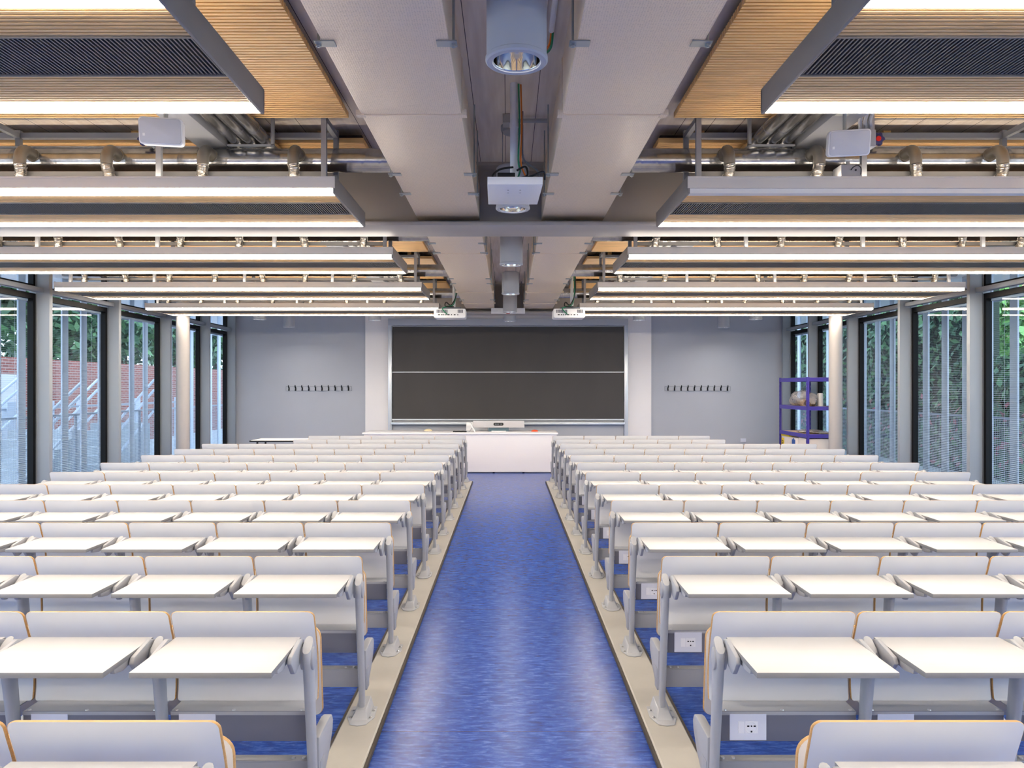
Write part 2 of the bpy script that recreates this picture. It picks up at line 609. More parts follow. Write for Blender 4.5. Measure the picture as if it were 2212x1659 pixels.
def round_rect_loop(x0, x1, z0, z1, rt, rb, n=5):
    """outline (x, z), counter-clockwise from the bottom left, corner radii rt (top) and rb (bottom)"""
    pts = []
    for (cx, cz, r, a0) in ((x0 + rb, z0 + rb, rb, math.pi), (x1 - rb, z0 + rb, rb, 1.5 * math.pi), (x1 - rt, z1 - rt, rt, 0), (x0 + rt, z1 - rt, rt, 0.5 * math.pi)):
        for k in range(n + 1):
            a = a0 + 0.5 * math.pi * k / n
            pts.append((cx + r * math.cos(a), cz + r * math.sin(a)))
    return pts


def curved_panel(x0, x1, prof, thick, rt, rb, face, edge):
    """a bent plywood panel: rounded outline in x and length along the profile prof [(dy, z)] from bottom to top"""
    zs = [p[1] for p in prof]

    def dy(z):
        z = min(max(z, zs[0]), zs[-1])
        for (a, za), (c, zc) in zip(prof, prof[1:]):
            if za <= z <= zc:
                t = (z - za) / (zc - za)
                t2 = t
                return a + (c - a) * t2
        return prof[-1][0]
    n = 14
    zz = sorted(set([zs[0] + (zs[-1] - zs[0]) * i / n for i in range(n + 1)] + [zs[-1] - rt * (1 - math.cos(k * math.pi / 12)) for k in range(7)]
                    + [zs[0] + rb * (1 - math.cos(k * math.pi / 12)) for k in range(7)]))

    def half(z):
        h = (x1 - x0) / 2
        if z > zs[-1] - rt:
            q = z - (zs[-1] - rt)
            return h - rt + math.sqrt(max(0, rt * rt - q * q))
        if z < zs[0] + rb:
            q = zs[0] + rb - z
            return h - rb + math.sqrt(max(0, rb * rb - q * q))
        return h
    cxm = (x0 + x1) / 2
    mb = MB()
    fl = []
    bevel = 0.003
    for z in zz:
        h = half(z)
        y = dy(z)
        fl.append([(cxm - h, y + bevel, z), (cxm - h + bevel, y, z), (cxm + h - bevel, y, z), (cxm + h, y + bevel, z),
                   (cxm + h, y + thick - bevel, z), (cxm + h - bevel, y + thick, z), (cxm - h + bevel, y + thick, z), (cxm - h, y + thick - bevel, z)])
    base = 0
    for r in fl:
        mb.v += r
    for i in range(len(fl) - 1):
        for j in range(8):
            j2 = (j + 1) % 8
            mb.f.append((i * 8 + j, i * 8 + j2, (i + 1) * 8 + j2, (i + 1) * 8 + j))
            mb.m.append(face if j in (1, 5) else edge)
    mb.f.append(tuple(range(7, -1, -1))); mb.m.append(edge)
    k = (len(fl) - 1) * 8
    mb.f.append(tuple(k + j for j in range(8))); mb.m.append(edge)
    return mb


def smooth_prof(pts, n=24):
    """Catmull-Rom through (dy, z) points"""
    out = []
    P = [pts[0]] + pts + [pts[-1]]
    for i in range(1, len(P) - 2):
        for k in range(6):
            t = k / 6
            q = []
            for c in (0, 1):
                p0, p1, p2, p3 = P[i - 1][c], P[i][c], P[i + 1][c], P[i + 2][c]
                q.append(0.5 * (2 * p1 + (p2 - p0) * t + (2 * p0 - 5 * p1 + 4 * p2 - p3) * t * t + (3 * p1 - p0 - 3 * p2 + p3) * t ** 3))
            out.append(tuple(q))
    out.append(pts[-1])
    return out


HW = MODW / 2
back_prof = smooth_prof([(0.062, 0.462), (0.070, 0.53), (0.064, 0.62), (0.044, 0.70), (0.022, 0.76), (0.0, 0.822)])
ME = {}
ME['backrest'] = curved_panel(-HW + 0.003, HW - 0.003, back_prof, 0.012, 0.022, 0.01, 0, 1).mesh('backrest', ['laminate', 'ply_edge'], angle=40)
pan_prof = smooth_prof([(0.135, 0.375), (0.128, 0.45), (0.112, 0.58), (0.095, 0.742)])
ME['seat_pan'] = curved_panel(-HW + 0.002, HW - 0.002, pan_prof, 0.014, 0.05, 0.03, 0, 1).mesh('seat_pan', ['seat_cream', 'ply_edge'], angle=40)

b = MB()
b.box(-0.2325, 0.2325, -0.385, -0.035, 0.7215, 0.740)
me = b.mesh('writing_tablet', ['tablet_white', 'tablet_edge'], bevel=0.0012)
for p in me.polygons:
    p.material_index = 0 if p.normal.z > 0.9 else 1
ME['tablet'] = me
arm_prof = [(-0.050, 0.722), (-0.062, 0.742), (-0.095, 0.752), (-0.212, 0.728), (-0.222, 0.706), (-0.178, 0.655), (-0.158, 0.652), (-0.10, 0.672), (-0.060, 0.692)]
lug_prof = [(-0.08, 0.7214), (-0.305, 0.7214), (-0.300, 0.703), (-0.245, 0.694), (-0.09, 0.708)]
for sg, nm in ((-1, 'arm_l'), (1, 'arm_r')):
    b = MB()
    b.prism(arm_prof, sg * 0.2335, sg * 0.2515)
    ME[nm] = b.mesh('tablet_arm', ['seat_plastic'], bevel=0.005)
    b = MB()
    b.prism(lug_prof, sg * 0.212, sg * 0.228)
    b.box(sg * 0.19, sg * 0.228, -0.30, -0.09, 0.7185, 0.7214)
    ME[nm + '_lug'] = b.mesh('tablet_bracket', ['seat_metal'], bevel=0.002)
    b = MB()
    for (yy, zz_) in ((-0.075, 0.722), (-0.082, 0.684)):
        b.lathe([(0.006, sg * 0.250), (0.006, sg * 0.262)], (0, yy, zz_), 10, axis='x', cap0=True, cap1=True)
        b.lathe([(0.011, sg * 0.254), (0.011, sg * 0.258)], (0, yy, zz_), 10, axis='x', cap0=True, cap1=True)
    ME[nm + '_bolt'] = b.mesh('pivot_bolt', ['bolt_dark'])

# aisle post: leaning tapered tube with a slanted top
b = MB()
rings = []
for (z, cyy, hw, hd) in ((0.03, 0.0, 0.014, 0.020), (0.25, -0.030, 0.016, 0.024), (0.5, -0.064, 0.0175, 0.029), (0.63, -0.082, 0.0185, 0.033), (0.711, -0.094, 0.0195, 0.035), (0.732, -0.098, 0.0165, 0.030)):
    ring = []
    for j in range(16):
        a = 2 * math.pi * j / 16
        cxx = math.copysign(abs(math.cos(a)) ** 0.75, math.cos(a)) * hw
        sy = math.copysign(abs(math.sin(a)) ** 0.75, math.sin(a)) * hd
        ring.append((cxx, cyy + sy, z + (sy * 0.75 if z > 0.7 else 0)))
    rings.append(ring)
b.rings(rings)
ME['post'] = b.mesh('post', ['seat_metal'], angle=50)
b = MB()
for sg in (-1, 1):
    pr = []
    for j in range(20):
        a = 2 * math.pi * j / 20
        pr.append((-0.094 + 0.024 * math.cos(a), 0.682 + 0.042 * math.sin(a)))
    b.prism(pr, sg * 0.012, sg * 0.0235)
ME['cap'] = b.mesh('cover_cap', ['seat_plastic'], bevel=0.003)
# foot on the floor rail
b = MB()
hexp = [(-0.068, -0.04), (-0.04, -0.12), (0.0, -0.135), (0.04, -0.12), (0.068, -0.04), (0.062, 0.085), (-0.062, 0.085)]
b.prism(hexp, 0.0, 0.007, 'z')
b.rings([[(-0.042, -0.085, 0.005), (0.042, -0.085, 0.005), (0.046, 0.08, 0.005), (-0.046, 0.08, 0.005)],
         [(-0.024, -0.045, 0.042), (0.024, -0.045, 0.042), (0.03, 0.075, 0.064), (-0.03, 0.075, 0.064)]])
bb = MB()
for (px, py) in ((-0.05, -0.05), (0.05, -0.05), (-0.052, 0.03), (0.052, 0.03)):
    bb.lathe([(0.008, 0.006), (0.008, 0.010), (0.004, 0.013)], (px, py, 0), 8, cap1=True)
foot_plain = b.mesh('foot', ['seat_metal'], bevel=0.004)
ME['foot_plain'] = foot_plain
ME['foot'] = join_mesh('foot', foot_plain, bb, ['seat_metal', 'bolt'])
# seat support arm
b = MB()
b.prism([(-0.005, 0.352), (0.17, 0.356), (0.207, 0.348), (0.222, 0.322), (0.214, 0.285), (0.16, 0.222), (0.09, 0.175), (-0.005, 0.15)], -0.019, 0.019)
ME['support'] = b.mesh('seat_support', ['seat_plastic'], bevel=0.007)
# fascia with its top lip, one per seat
b = MB()
b.box(-0.252, 0.252, -0.036, -0.031, 0.352, 0.462)
b.box(-0.252, 0.252, -0.036, 0.058, 0.460, 0.464, 1)
b.box(-0.252, 0.252, -0.036, 0.0, 0.352, 0.355)
b.box(-0.252, 0.252, -0.0385, -0.036, 0.449, 0.464, 1)
bb = MB()
for px in (-0.235, -0.02, 0.235):
    bb.lathe([(0.007, 0.4641), (0.006, 0.467)], (px, -0.026, 0), 8, cap1=True)
ME['fascia'] = join_mesh('fascia_panel', b.mesh('fascia_panel', ['fascia_grey', 'seat_metal'], bevel=0.0008), bb, ['fascia_grey', 'seat_metal', 'bolt'])
b = MB()
b.box(-0.220, -0.084, -0.0405, -0.0362, 0.358, 0.455)
b.box(-0.189, -0.166, -0.0425, -0.0405, 0.384, 0.428, 1)
b.box(-0.164, -0.116, -0.0422, -0.0405, 0.384, 0.428, 1)
b.lathe([(0.0215, -0.0420), (0.0215, -0.0432), (0.020, -0.0432), (0.019, -0.0424)], (-0.140, 0, 0.405), 24, 1, 'y', cap1=True)
for px in (-0.152, -0.140, -0.128):
    b.lathe([(0.0028, -0.0425), (0.0028, -0.0434)], (px, 0, 0.411), 10, 2, 'y', cap1=True)
b.box(-0.156, -0.148, -0.0434, -0.0425, 0.4085, 0.4135, 2)
b.box(-0.132, -0.124, -0.0434, -0.0425, 0.4085, 0.4135, 2)
b.box(-0.143, -0.137, -0.0434, -0.0425, 0.388, 0.394, 2)
ME['socket'] = b.mesh('power_socket', ['socket_plate', 'socket_white', 'black'])


def channel_mesh(n):
    L = n * MODW
    m_ = MB()
    m_.box(-L + 0.016, -0.016, 0.018, 0.060, 0.160, 0.248)
    m_.box(-L + 0.016, -0.016, 0.014, 0.064, 0.248, 0.253)
    for k in range(n + 1):
        for q in (-1, 1):
            m_.box(-k * MODW + q * 0.016, -k * MODW + q * 0.022, 0.005, 0.066, 0.150, 0.256)
    base = m_.mesh('lower_channel', ['seat_metal_dark'], bevel=0.002)
    m_ = MB()
    for k in range(n):
        for px in (-k * MODW - 0.05, -k * MODW - 0.09, -(k + 1) * MODW + 0.05, -(k + 1) * MODW + 0.09):
            m_.lathe([(0.008, 0.2531), (0.007, 0.258)], (px, 0.036, 0), 8, cap1=True)
    return join_mesh('lower_channel', base, m_, ['seat_metal_dark', 'bolt'])


CH = {}


def make_seat(loc, label, group):
    r = thing('lecture_seat', label, 'seat', loc, group)
    link('backrest', ME['backrest'], r)
    link('seat_pan', ME['seat_pan'], r)
    t = link('writing_tablet', ME['tablet'], r)
    for nm in ('arm_l', 'arm_r'):
        a = link('tablet_arm', ME[nm], r)
        link('pivot_bolt', ME[nm + '_bolt'], a)
        link('tablet_bracket', ME[nm + '_lug'], t)
    return r


def make_frame(n, loc, label, group, s):
    """steel frame carrying n seats of a row; local x runs from the aisle (0) outwards to s*n seats"""
    r = thing('seat_row_frame', label, 'seat frame', loc, group)
    if n not in CH:
        CH[n] = channel_mesh(n)
    shift = 0 if s < 0 else n * MODW
    c = link('lower_channel', CH[n], r, (shift, 0, 0))
    for k in range(n + 1):
        x = s * k * MODW
        p = link('post', ME['post'], r, (x, 0, 0))
        link('cover_cap', ME['cap'], p)
        f = link('foot', ME['foot'] if k == 0 else ME['foot_plain'], r, (x, 0, 0.03 if k == 0 else 0.0))
        if k:
            f.scale = (1, 1, 1.3)
        link('seat_support', ME['support'], r, (x, 0, 0))
        if k < n:
            xm = s * (k + 0.5) * MODW
            fa = link('fascia_panel', ME['fascia'], r, (xm, 0, 0))
            link('power_socket', ME['socket'], fa)
    return r


for s in (-1, 1):
    for n in range(1, 14):
        d = D1 + PITCH * (n - 1)
        total = 7 if n <= 11 else 5
        edge = (VX if s < 0 else 2212 - VX) * (d + 0.0) / F          # how far the frame reaches at this depth
        cnt = min(total, math.ceil((edge - (INNER - s * -XC * 1)) / MODW + 0.02)) if n < 7 else total
        cnt = max(1, min(total, cnt))
        front = 14 - n
        rowname = 'front row' if front == 1 else ORD[front] + ' row from blackboard'
        if n == 1:
            rowname = 'rearmost row'
        make_frame(cnt, (X(s, INNER), d, 0), 'grey steel seat frame on floor posts, %s block, %s' % (SIDE[s], rowname),
                   'seat row frames in the %s block' % SIDE[s], s)
        for k in range(cnt):
            w = 'at the aisle' if k == 0 else ORD[k + 1] + ' from aisle'
            make_seat((X(s, INNER + (k + 0.5) * MODW), d, 0), 'white lecture seat with desk tablet, %s, %s block, %s' % (w, SIDE[s], rowname),
                      'lecture seats in the %s block' % SIDE[s])

# floor rails under the aisle posts
for s in (-1, 1):
    root = thing('floor_rail', 'cream metal floor rail along the %s side of the blue aisle' % SIDE[s], 'floor rail', (X(s, INNER - 0.01), 6, 0), 'aisle floor rails')
    b = MB()
    pr = [(-0.092, 0.001), (-0.092, 0.024), (-0.086, 0.030), (0.086, 0.030), (0.092, 0.024), (0.092, 0.001)]
    b.prism([(X(s, INNER - 0.01) + p[0], p[1]) for p in pr], -0.6, 13.12, 'y')
    b.build('rail_cover', ['rail_cream'], root)
    for q in (-1, 1):
        b = MB()
        b.box(X(s, INNER - 0.01) + q * 0.0925, X(s, INNER - 0.01) + q * 0.106, -0.6, 13.125, 0.0005, 0.022)
        b.build('rubber_edge', ['rubber'], root)

# ------------------------------------------------------------------ suspended ceiling sails with lights
UI, UO, ZS, ZT = 1.092, 5.66, 2.872, 2.975
SAIL_Y = [2.31, 4.64, 6.973, 9.306, 11.639]
SD = 0.99
POSN = ['nearest the viewer', 'second from the viewer', 'middle one', 'fourth from the viewer', 'nearest the blackboard']


def sail(s, k, y):
    r = thing('ceiling_sail', 'grey and wood light sail in the %s ceiling row, %s' % (SIDE[s], POSN[k]), 'ceiling sail', (X(s, UI), y, ZS), 'ceiling light sails, %s side' % SIDE[s])
    a, c = X(s, UI), X(s, UO)
    m_ = MB()
    m_.box(a, c, y, y + 0.012, ZS + 0.031, ZT)                       # long front face
    m_.box(a, c, y - 0.004, y + 0.012, ZT - 0.012, ZT)
    m_.build('front_board', ['sail_front_lit'], r)
    m_ = MB()
    m_.box(a, c, y + SD - 0.012, y + SD, ZS + 0.012, ZT)
    m_.build('rear_board', ['sail_metal'], r)
    for e in (0, 1):
        m_ = MB()
        xx = X(s, UI) if e == 0 else X(s, UO)
        m_.box(xx, xx + s * (0.014 if e == 0 else -0.014), y + 0.002, y + SD - 0.002, ZS - 0.001, ZT + 0.006)
        m_.build('end_plate', ['sail_metal'], r, bevel=0.002)
    m_ = MB()
    m_.box(a + s * 0.014, c - s * 0.014, y + 0.012, y + SD - 0.012, ZT - 0.03, ZT - 0.004)
    m_.build('top_tray', ['sail_metal'], r)
    for (y0, y1, nm) in ((y + 0.075, y + 0.275, 'wood_slats'), (y + 0.605, y + 0.885, 'wood_slats')):
        m_ = MB()
        m_.box(a + s * 0.015, c - s * 0.015, y0, y1, ZS + 0.040, ZS + 0.046, 1)
        n = max(1, round((y1 - y0) / 0.026))
        w = (y1 - y0) / n
        for i in range(n):
            m_.box(a + s * 0.015, c - s * 0.015, y0 + i * w + 0.0046, y0 + (i + 1) * w - 0.0046, ZS + 0.009, ZS + 0.040)
        m_.build(nm, ['slat_wood', 'slat_gap'], r)
    m_ = MB()
    m_.box(a + s * 0.015, c - s * 0.015, y + 0.28, y + 0.60, ZS + 0.05, ZS + 0.056, 1)
    m_.box(a + s * 0.015, c - s * 0.015, y + 0.276, y + 0.286, ZS + 0.005, ZS + 0.036)
    m_.box(a + s * 0.015, c - s * 0.015, y + 0.594, y + 0.604, ZS + 0.005, ZS + 0.036)
    n = int((UO - UI - 0.05) / 0.016)
    for i in range(n):
        xx = a + s * (0.025 + i * 0.016)
        m_.box(xx, xx + s * 0.006, y + 0.286, y + 0.594, ZS + 0.010, ZS + 0.036)
    m_.build('air_grille', ['grille', 'grille_back'], r)
    for e, (y0, y1) in enumerate(((y + 0.006, y + 0.066), (y + SD - 0.088, y + SD - 0.013))):
        m_ = MB()
        m_.box(a + s * 0.015, c - s * 0.015, y0, y1, ZS, ZS + 0.030)
        off_ = (s == 1 and k == 1 and e == 0)
        o = m_.build('light_strip', ['led_off' if off_ else 'led'], r)
        o['label'] = 'unlit white light strip' if off_ else 'glowing warm white light strip'
    for y0 in (y + 0.022, y + SD - 0.18):
        m_ = MB()
        m_.box(X(s, UI + 0.15), X(s, UO - 0.15), y0, y0 + 0.03, ZT - 0.0039, ZT - 0.001)
        m_.build('uplight_strip', ['uplight'], r)
    return r


POSN += ['added unseen over the viewer', 'added unseen behind the viewer']
for s in (-1, 1):
    for k, y in enumerate(SAIL_Y + [SAIL_Y[0] - 2.333, SAIL_Y[0] - 4.666]):  # the last two are unseen extra sails, added to light the seat backs
        sail(s, k, y)

# wood slat panels under the ceiling above the gaps
PAN = [(0.50, 2.38, 'nearest the viewer'), (2.84, 4.71, 'second from the viewer'), (5.18, 5.88, 'just before the middle beam'), (6.40, 7.04, 'just behind the middle beam'),
       (7.50, 9.37, 'third sail gap'), (9.86, 11.70, 'fourth sail gap'), (12.16, 12.88, 'nearest the blackboard')]
for s in (-1, 1):
    for (y0, y1, w) in PAN:
        m_ = MB()
        m_.box(X(s, 1.03), X(s, 5.7), y0, y1, 3.395, 3.41, 1)
        n = round((y1 - y0) / 0.030)
        q = (y1 - y0) / n
        for i in range(n):
            m_.box(X(s, 1.02), X(s, 5.71), y0 + i * q + 0.0058, y0 + (i + 1) * q - 0.0058, 3.36, 3.395)
        for uu in (1.3, 2.6, 3.9, 5.2):
            m_.box(X(s, uu), X(s, uu + 0.05), y0 + 0.05, y1 - 0.05, 3.41, ZC)
        tag(m_.build_at('slatted_ceiling_panel', ['slat_wood', 'slat_gap'], (X(s, 1.03), y0, 3.36)), 'slatted honey wood panel under the %s ceiling, %s' % (SIDE[s], w),
            'ceiling panel', 'slatted wood panels, %s side' % SIDE[s])

# ------------------------------------------------------------------ big rectangular ducts along the aisle
DU0, DU1, DZ0, DZ1 = 0.25, 0.747, 3.022, 3.30
for s in (-1, 1):
    for (y0, y1, joints, brk, w) in ((-1.0, 6.08, (0.9, 3.72), (1.1, 2.94, 4.75, 5.23), 'nearer than the middle beam'), (6.17, 13.08, (7.6, 10.68, 12.1), (7.04, 7.53, 9.34, 9.78, 11.6), 'beyond the middle beam')):
        root = thing('ventilation_duct', 'big pale rectangular ceiling duct, %s of the aisle line, %s' % (SIDE[s], w), 'duct', (X(s, 0.5), y0, DZ0), 'rectangular ceiling ducts')
        m_ = MB()
        m_.box(X(s, DU0), X(s, DU1), y0, y1, DZ0, DZ1)
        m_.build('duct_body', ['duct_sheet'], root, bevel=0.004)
        for j in joints:
            m_ = MB()
            m_.box(X(s, DU0 - 0.004), X(s, DU1 + 0.004), j - 0.008, j + 0.008, DZ0 - 0.004, DZ1 + 0.004)
            for uu in (DU0 - 0.005, DU1 + 0.005):
                m_.box(X(s, uu) - 0.02, X(s, uu) + 0.02, j - 0.02, j + 0.025, DZ0 - 0.007, DZ0 + 0.02)
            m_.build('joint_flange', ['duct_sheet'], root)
        for j in brk:
            for uu, dirn in ((DU0, -1), (DU1, 1)):
                m_ = MB()
                x_e = X(s, uu + dirn * 0.016)
                m_.box(X(s, uu - dirn * 0.05), X(s, uu + dirn * 0.03), j - 0.025, j + 0.025, DZ0 - 0.006, DZ0 - 0.001)
                m_.tube([(x_e, j, DZ0 - 0.02), (x_e, j, ZC)], 0.005, 8)
                m_.lathe([(0.012, -0.016), (0.012, -0.006)], (x_e, j, DZ0), 6, cap0=True, cap1=True)
                m_.build('hanger', ['bracket_zinc'], root)

# ------------------------------------------------------------------ spiral ducts with take-offs, hanger frames
HOSE_U = [1.38, 1.95, 2.56, 3.11, 3.70, 4.27, 4.83, 5.34]
SPZ, SPR = 3.166, 0.077


def spiral_mesh(s):
    m_ = MB()
    L0, L1 = DU1 + 0.002, 5.72
    step = 0.00925
    nx = int((L1 - L0) / step)
    rings = []
    for i in range(nx + 1):
        u = L0 + (L1 - L0) * i / nx
        ring = []
        for j in range(24):
            a = 2 * math.pi * j / 24
            ph = (u / 0.111 - j / 24.0) % 1.0
            r_ = SPR + (0.0016 if ph < 0.09 else 0.0)
            ring.append((s * u, r_ * math.cos(a), r_ * math.sin(a)))
        rings.append(ring)
    m_.rings(rings)
    return m_.mesh('spiral_tube', ['galv'], angle=60)


def elbow_meshes(tw):
    """take-off elbow from the tube towards the viewer and down, and the foil hose under it"""
    e = MB()
    pts, rad = [], []
    pts.append((0, -0.055, 0.012)); rad.append(0.036)
    pts.append((0, -0.12, 0.020)); rad.append(0.036)
    for k in range(9):
        a = math.radians(10 + 80 * k / 8)
        pts.append((0, -0.13 - 0.075 * math.sin(a), -0.053 + 0.075 * math.cos(a)))
        rad.append(0.036)
    pts.append((0, -0.206, -0.085)); rad.append(0.035)
    e.tube(pts, 0.036, 14, radii=rad)
    e.tube([(0, -0.066, 0.012), (0, -0.082, 0.0138)], 0.043, 14)
    em = e.mesh('elbow', ['galv_elbow'], angle=40)
    h_ = MB()
    pts, rad = [], []
    n = 26
    rr = random.Random(tw)
    for k in range(n + 1):
        t = k / n
        pts.append((0.016 * math.sin(t * 2.2 + tw) * t, -0.206 + 0.02 * t, -0.078 - 0.104 * t))
        rad.append(0.033 + (0.0045 if k % 2 else -0.002) + rr.uniform(-0.0016, 0.0016))
    h_.tube(pts, 0.03, 14, radii=rad)
    hm = h_.mesh('foil_hose', ['foil'], angle=15)
    return em, hm


SPM = {s: spiral_mesh(s) for s in (-1, 1)}
ELB = [elbow_meshes(t) for t in (0.3, 1.7, 3.4)]
for s in (-1, 1):
    for k, y in enumerate(SAIL_Y):
        root = thing('spiral_duct', 'round galvanised spiral duct with foil hoses over the %s sail %s' % (SIDE[s], POSN[k]), 'duct', (XC, y + 0.31, SPZ), 'spiral ducts, %s side' % SIDE[s])
        link('spiral_tube', SPM[s], root)
        for i, u in enumerate(HOSE_U):
            em, hm = ELB[(i + k) % 3]
            e = link('elbow', em, root, (s * u, 0, 0))
            link('foil_hose', hm, e)
        # hanger frame of grey steel profiles standing on the sail
        root = thing('hanger_frame', 'grey steel hanger frame above the %s sail %s' % (SIDE[s], POSN[k]), 'hanger frame', (X(s, 1.18), y + 0.1, ZT), 'sail hanger frames, %s side' % SIDE[s])
        for uu in (1.18, 3.32, 5.5):
            for dy in (0.09, 0.42):
                m_ = MB()
                m_.box(X(s, uu) - 0.016, X(s, uu) + 0.016, y + dy - 0.016, y + dy + 0.016, ZT - 0.004, 3.44 if dy < 0.2 else 3.40)
                m_.build('post', ['steel_grey'], root)
            m_ = MB()
            m_.box(X(s, uu) - 0.016, X(s, uu) + 0.016, y + 0.09, y + 0.42, 3.345, 3.379)
            m_.build('cross_rail', ['steel_grey'], root)
        for uu in (2.22, 4.45):
            m_ = MB()
            m_.box(X(s, uu) - 0.016, X(s, uu) + 0.016, y + 0.075, y + 0.105, ZT - 0.004, 3.30)
            m_.build('post', ['steel_grey'], root)
        m_ = MB(); m_.box(X(s, 1.18), X(s, 5.55), y + 0.41, y + 0.45, 3.35, 3.385); m_.build('top_rail', ['steel_grey'], root)
        m_ = MB(); m_.box(X(s, 1.18), X(s, 5.55), y + 0.152, y + 0.180, 3.020, 3.050); m_.build('bottom_rail', ['steel_dark'], root)
        # thin water pipe above the spiral duct with its valve wheel
        root = thing('water_pipe', 'thin grey water pipe with valve wheel over the %s sail %s' % (SIDE[s], POSN[k]), 'pipe', (X(s, 2.0), y + 0.36, 3.22), 'thin water pipes, %s side' % SIDE[s])
        m_ = MB()
        m_.tube([(X(s, 1.85), y + 0.36, 3.268), (X(s, 5.6), y + 0.36, 3.268)], 0.012, 8)
        m_.tube([(X(s, 1.62), y + 0.33, 3.275), (X(s, 1.85), y + 0.36, 3.268)], 0.016, 8)
        m_.build('pipe', ['galv'], root)
        m_ = MB()
        pr = []
        for j in range(36):
            a = 2 * math.pi * j / 36
            r_ = 0.040 + 0.006 * math.cos(6 * a)
            pr.append((X(s, 2.37) + r_ * math.cos(a), 3.275 + r_ * math.sin(a)))
        m_.prism(pr, y + 0.20, y + 0.23, 'y')
        wv = m_.build('valve_wheel', ['blue_knob'], root, bevel=0.003)
        m_ = MB()
        m_.lathe([(0.018, y + 0.198), (0.016, y + 0.193)], (X(s, 2.37), 0, 3.275), 14, axis='y', cap1=True)
        o = m_.mesh('valve_cap', ['red'], tuple(root.location)); link('valve_cap', o, wv)
        m_ = MB()
        m_.tube([(X(s, 2.37), y + 0.23, 3.275), (X(s, 2.37), y + 0.36, 3.268)], 0.014, 8)
        m_.build('valve_stem', ['bolt_dark'], root)
        m_ = MB()
        m_.lathe([(0.016, 0.0), (0.022, 0.01), (0.022, 0.04), (0.018, 0.055)], (X(s, 1.80), y + 0.28, 3.285), 12, cap0=True, cap1=True)
        m_.build('red_cap', ['red'], root)

# pipe bundle and flat duct running down the room on each side
for s in (-1, 1):
    for (y0, y1, w) in ((0.2, 5.9, 'near bay'), (6.42, 12.85, 'far bay')):
        for i, u in enumerate((1.62, 1.715, 1.81)):
            m_ = MB()
            m_.tube([(X(s, u), y0 + (y1 - y0) * t / 6, 3.302) for t in range(7)], 0.041, 16)
            for j in range(int((y1 - y0) / 1.4)):
                yy = y0 + 0.3 + j * 1.4
                m_.tube([(X(s, u), yy, 3.302), (X(s, u), yy + 0.03, 3.302)], 0.0435, 16)
            tag(m_.build_at('insulated_pipe', ['galv'], (X(s, u), y0, 3.302), angle=30), 'silver ceiling pipe on the %s, %s, %s from the aisle' % (SIDE[s], w, ORD[i + 1]),
                'pipe', 'silver ceiling pipes, %s side' % SIDE[s])
        m_ = MB()
        m_.box(X(s, 1.87), X(s, 2.06), y0, y1, 3.25, 3.355)
        tag(m_.build_at('cable_duct', ['steel_grey'], (X(s, 1.87), y0, 3.25), bevel=0.004), 'flat grey cable duct beside the silver pipes, %s side, %s' % (SIDE[s], w), 'cable duct', 'flat cable ducts')

for s in (-1, 1):
    for k in range(5):
        y = SAIL_Y[k] + 0.27
        m_ = MB()
        z0 = 3.252
        m_.box(X(s, 1.55), X(s, 1.57), y - 0.012, y + 0.012, z0, ZC)
        m_.box(X(s, 1.55), X(s, 1.855), y - 0.012, y + 0.012, z0 - 0.004, z0 + 0.006)
        m_.box(X(s, 1.51), X(s, 1.57), y - 0.02, y + 0.02, ZC - 0.01, ZC)
        tag(m_.build_at('pipe_hanger', ['steel_grey'], (X(s, 1.55), y, ZC)), 'grey bracket under the silver pipes above the %s sail %s' % (SIDE[s], POSN[k]), 'bracket', 'pipe hangers')

# ------------------------------------------------------------------ cylinder downlights


def lamp_meshes():
    R, hh = 0.1125, 0.29
    m_ = MB()
    m_.lathe([(0.0, hh), (R - 0.01, hh), (R, hh - 0.01), (R, 0.022), (R + 0.004, 0.018), (R + 0.004, 0.006), (R - 0.002, 0.0), (R - 0.022, 0.0), (R - 0.026, 0.006)], (0, 0, 0), 40)
    a = m_.mesh('lamp_housing', ['lamp_grey'], angle=35)
    m_ = MB()
    prof = [(R - 0.026, 0.006)]
    for k in range(9):
        t = k / 8
        prof.append((R - 0.027 - 0.050 * t ** 1.6, 0.008 + 0.12 * t))
    m_.lathe(prof, (0, 0, 0), 40)
    c = m_.mesh('lamp_reflector', ['reflector'], angle=15, recalc=False)
    m_ = MB()
    m_.lathe([(0.037, 0.10), (0.037, 0.092), (0.044, 0.090), (0.046, 0.098), (0.046, 0.128), (0.0, 0.128)], (0, 0, 0), 28)
    d_ = m_.mesh('lamp_lens_ring', ['plastic_grey'], angle=35)
    m_ = MB()
    m_.lathe([(0.0, 0.094), (0.037, 0.094)], (0, 0, 0), 28)
    e = m_.mesh('lamp_lens', ['added_lens_glow'], recalc=False)
    m_ = MB()
    for q in (-1, 1):
        m_.tube([(q * 0.07, 0, hh - 0.004), (q * 0.07, 0, ZC - 2.882)], 0.003, 6)
    f = m_.mesh('suspension_wire', ['steel_grey'])
    return a, c, d_, e, f


LM = lamp_meshes()


def downlight(x, y, label, group, added_power=0):
    r = thing('cylinder_downlight', label, 'ceiling lamp', (x, y, 2.882), group)
    h_ = link('lamp_housing', LM[0], r)
    link('lamp_reflector', LM[1], r)
    ring = link('lamp_lens_ring', LM[2], r)
    link('lamp_lens', LM[3], ring)
    link('suspension_wire', LM[4], r)
    if added_power:  # added light: these lamps are really off, it brightens aisle and far wall
        la = bpy.data.lights.new('added_downlight_fill', 'AREA')
        la.shape = 'DISK'; la.size = 0.07; la.energy = added_power; la.spread = math.radians(150); la.color = (1.0, 0.93, 0.85)
        lo = bpy.data.objects.new('added_downlight_fill', la)
        scene.collection.objects.link(lo)
        lo.location = (0, 0, 0.02)
        lo.parent = r
    return r


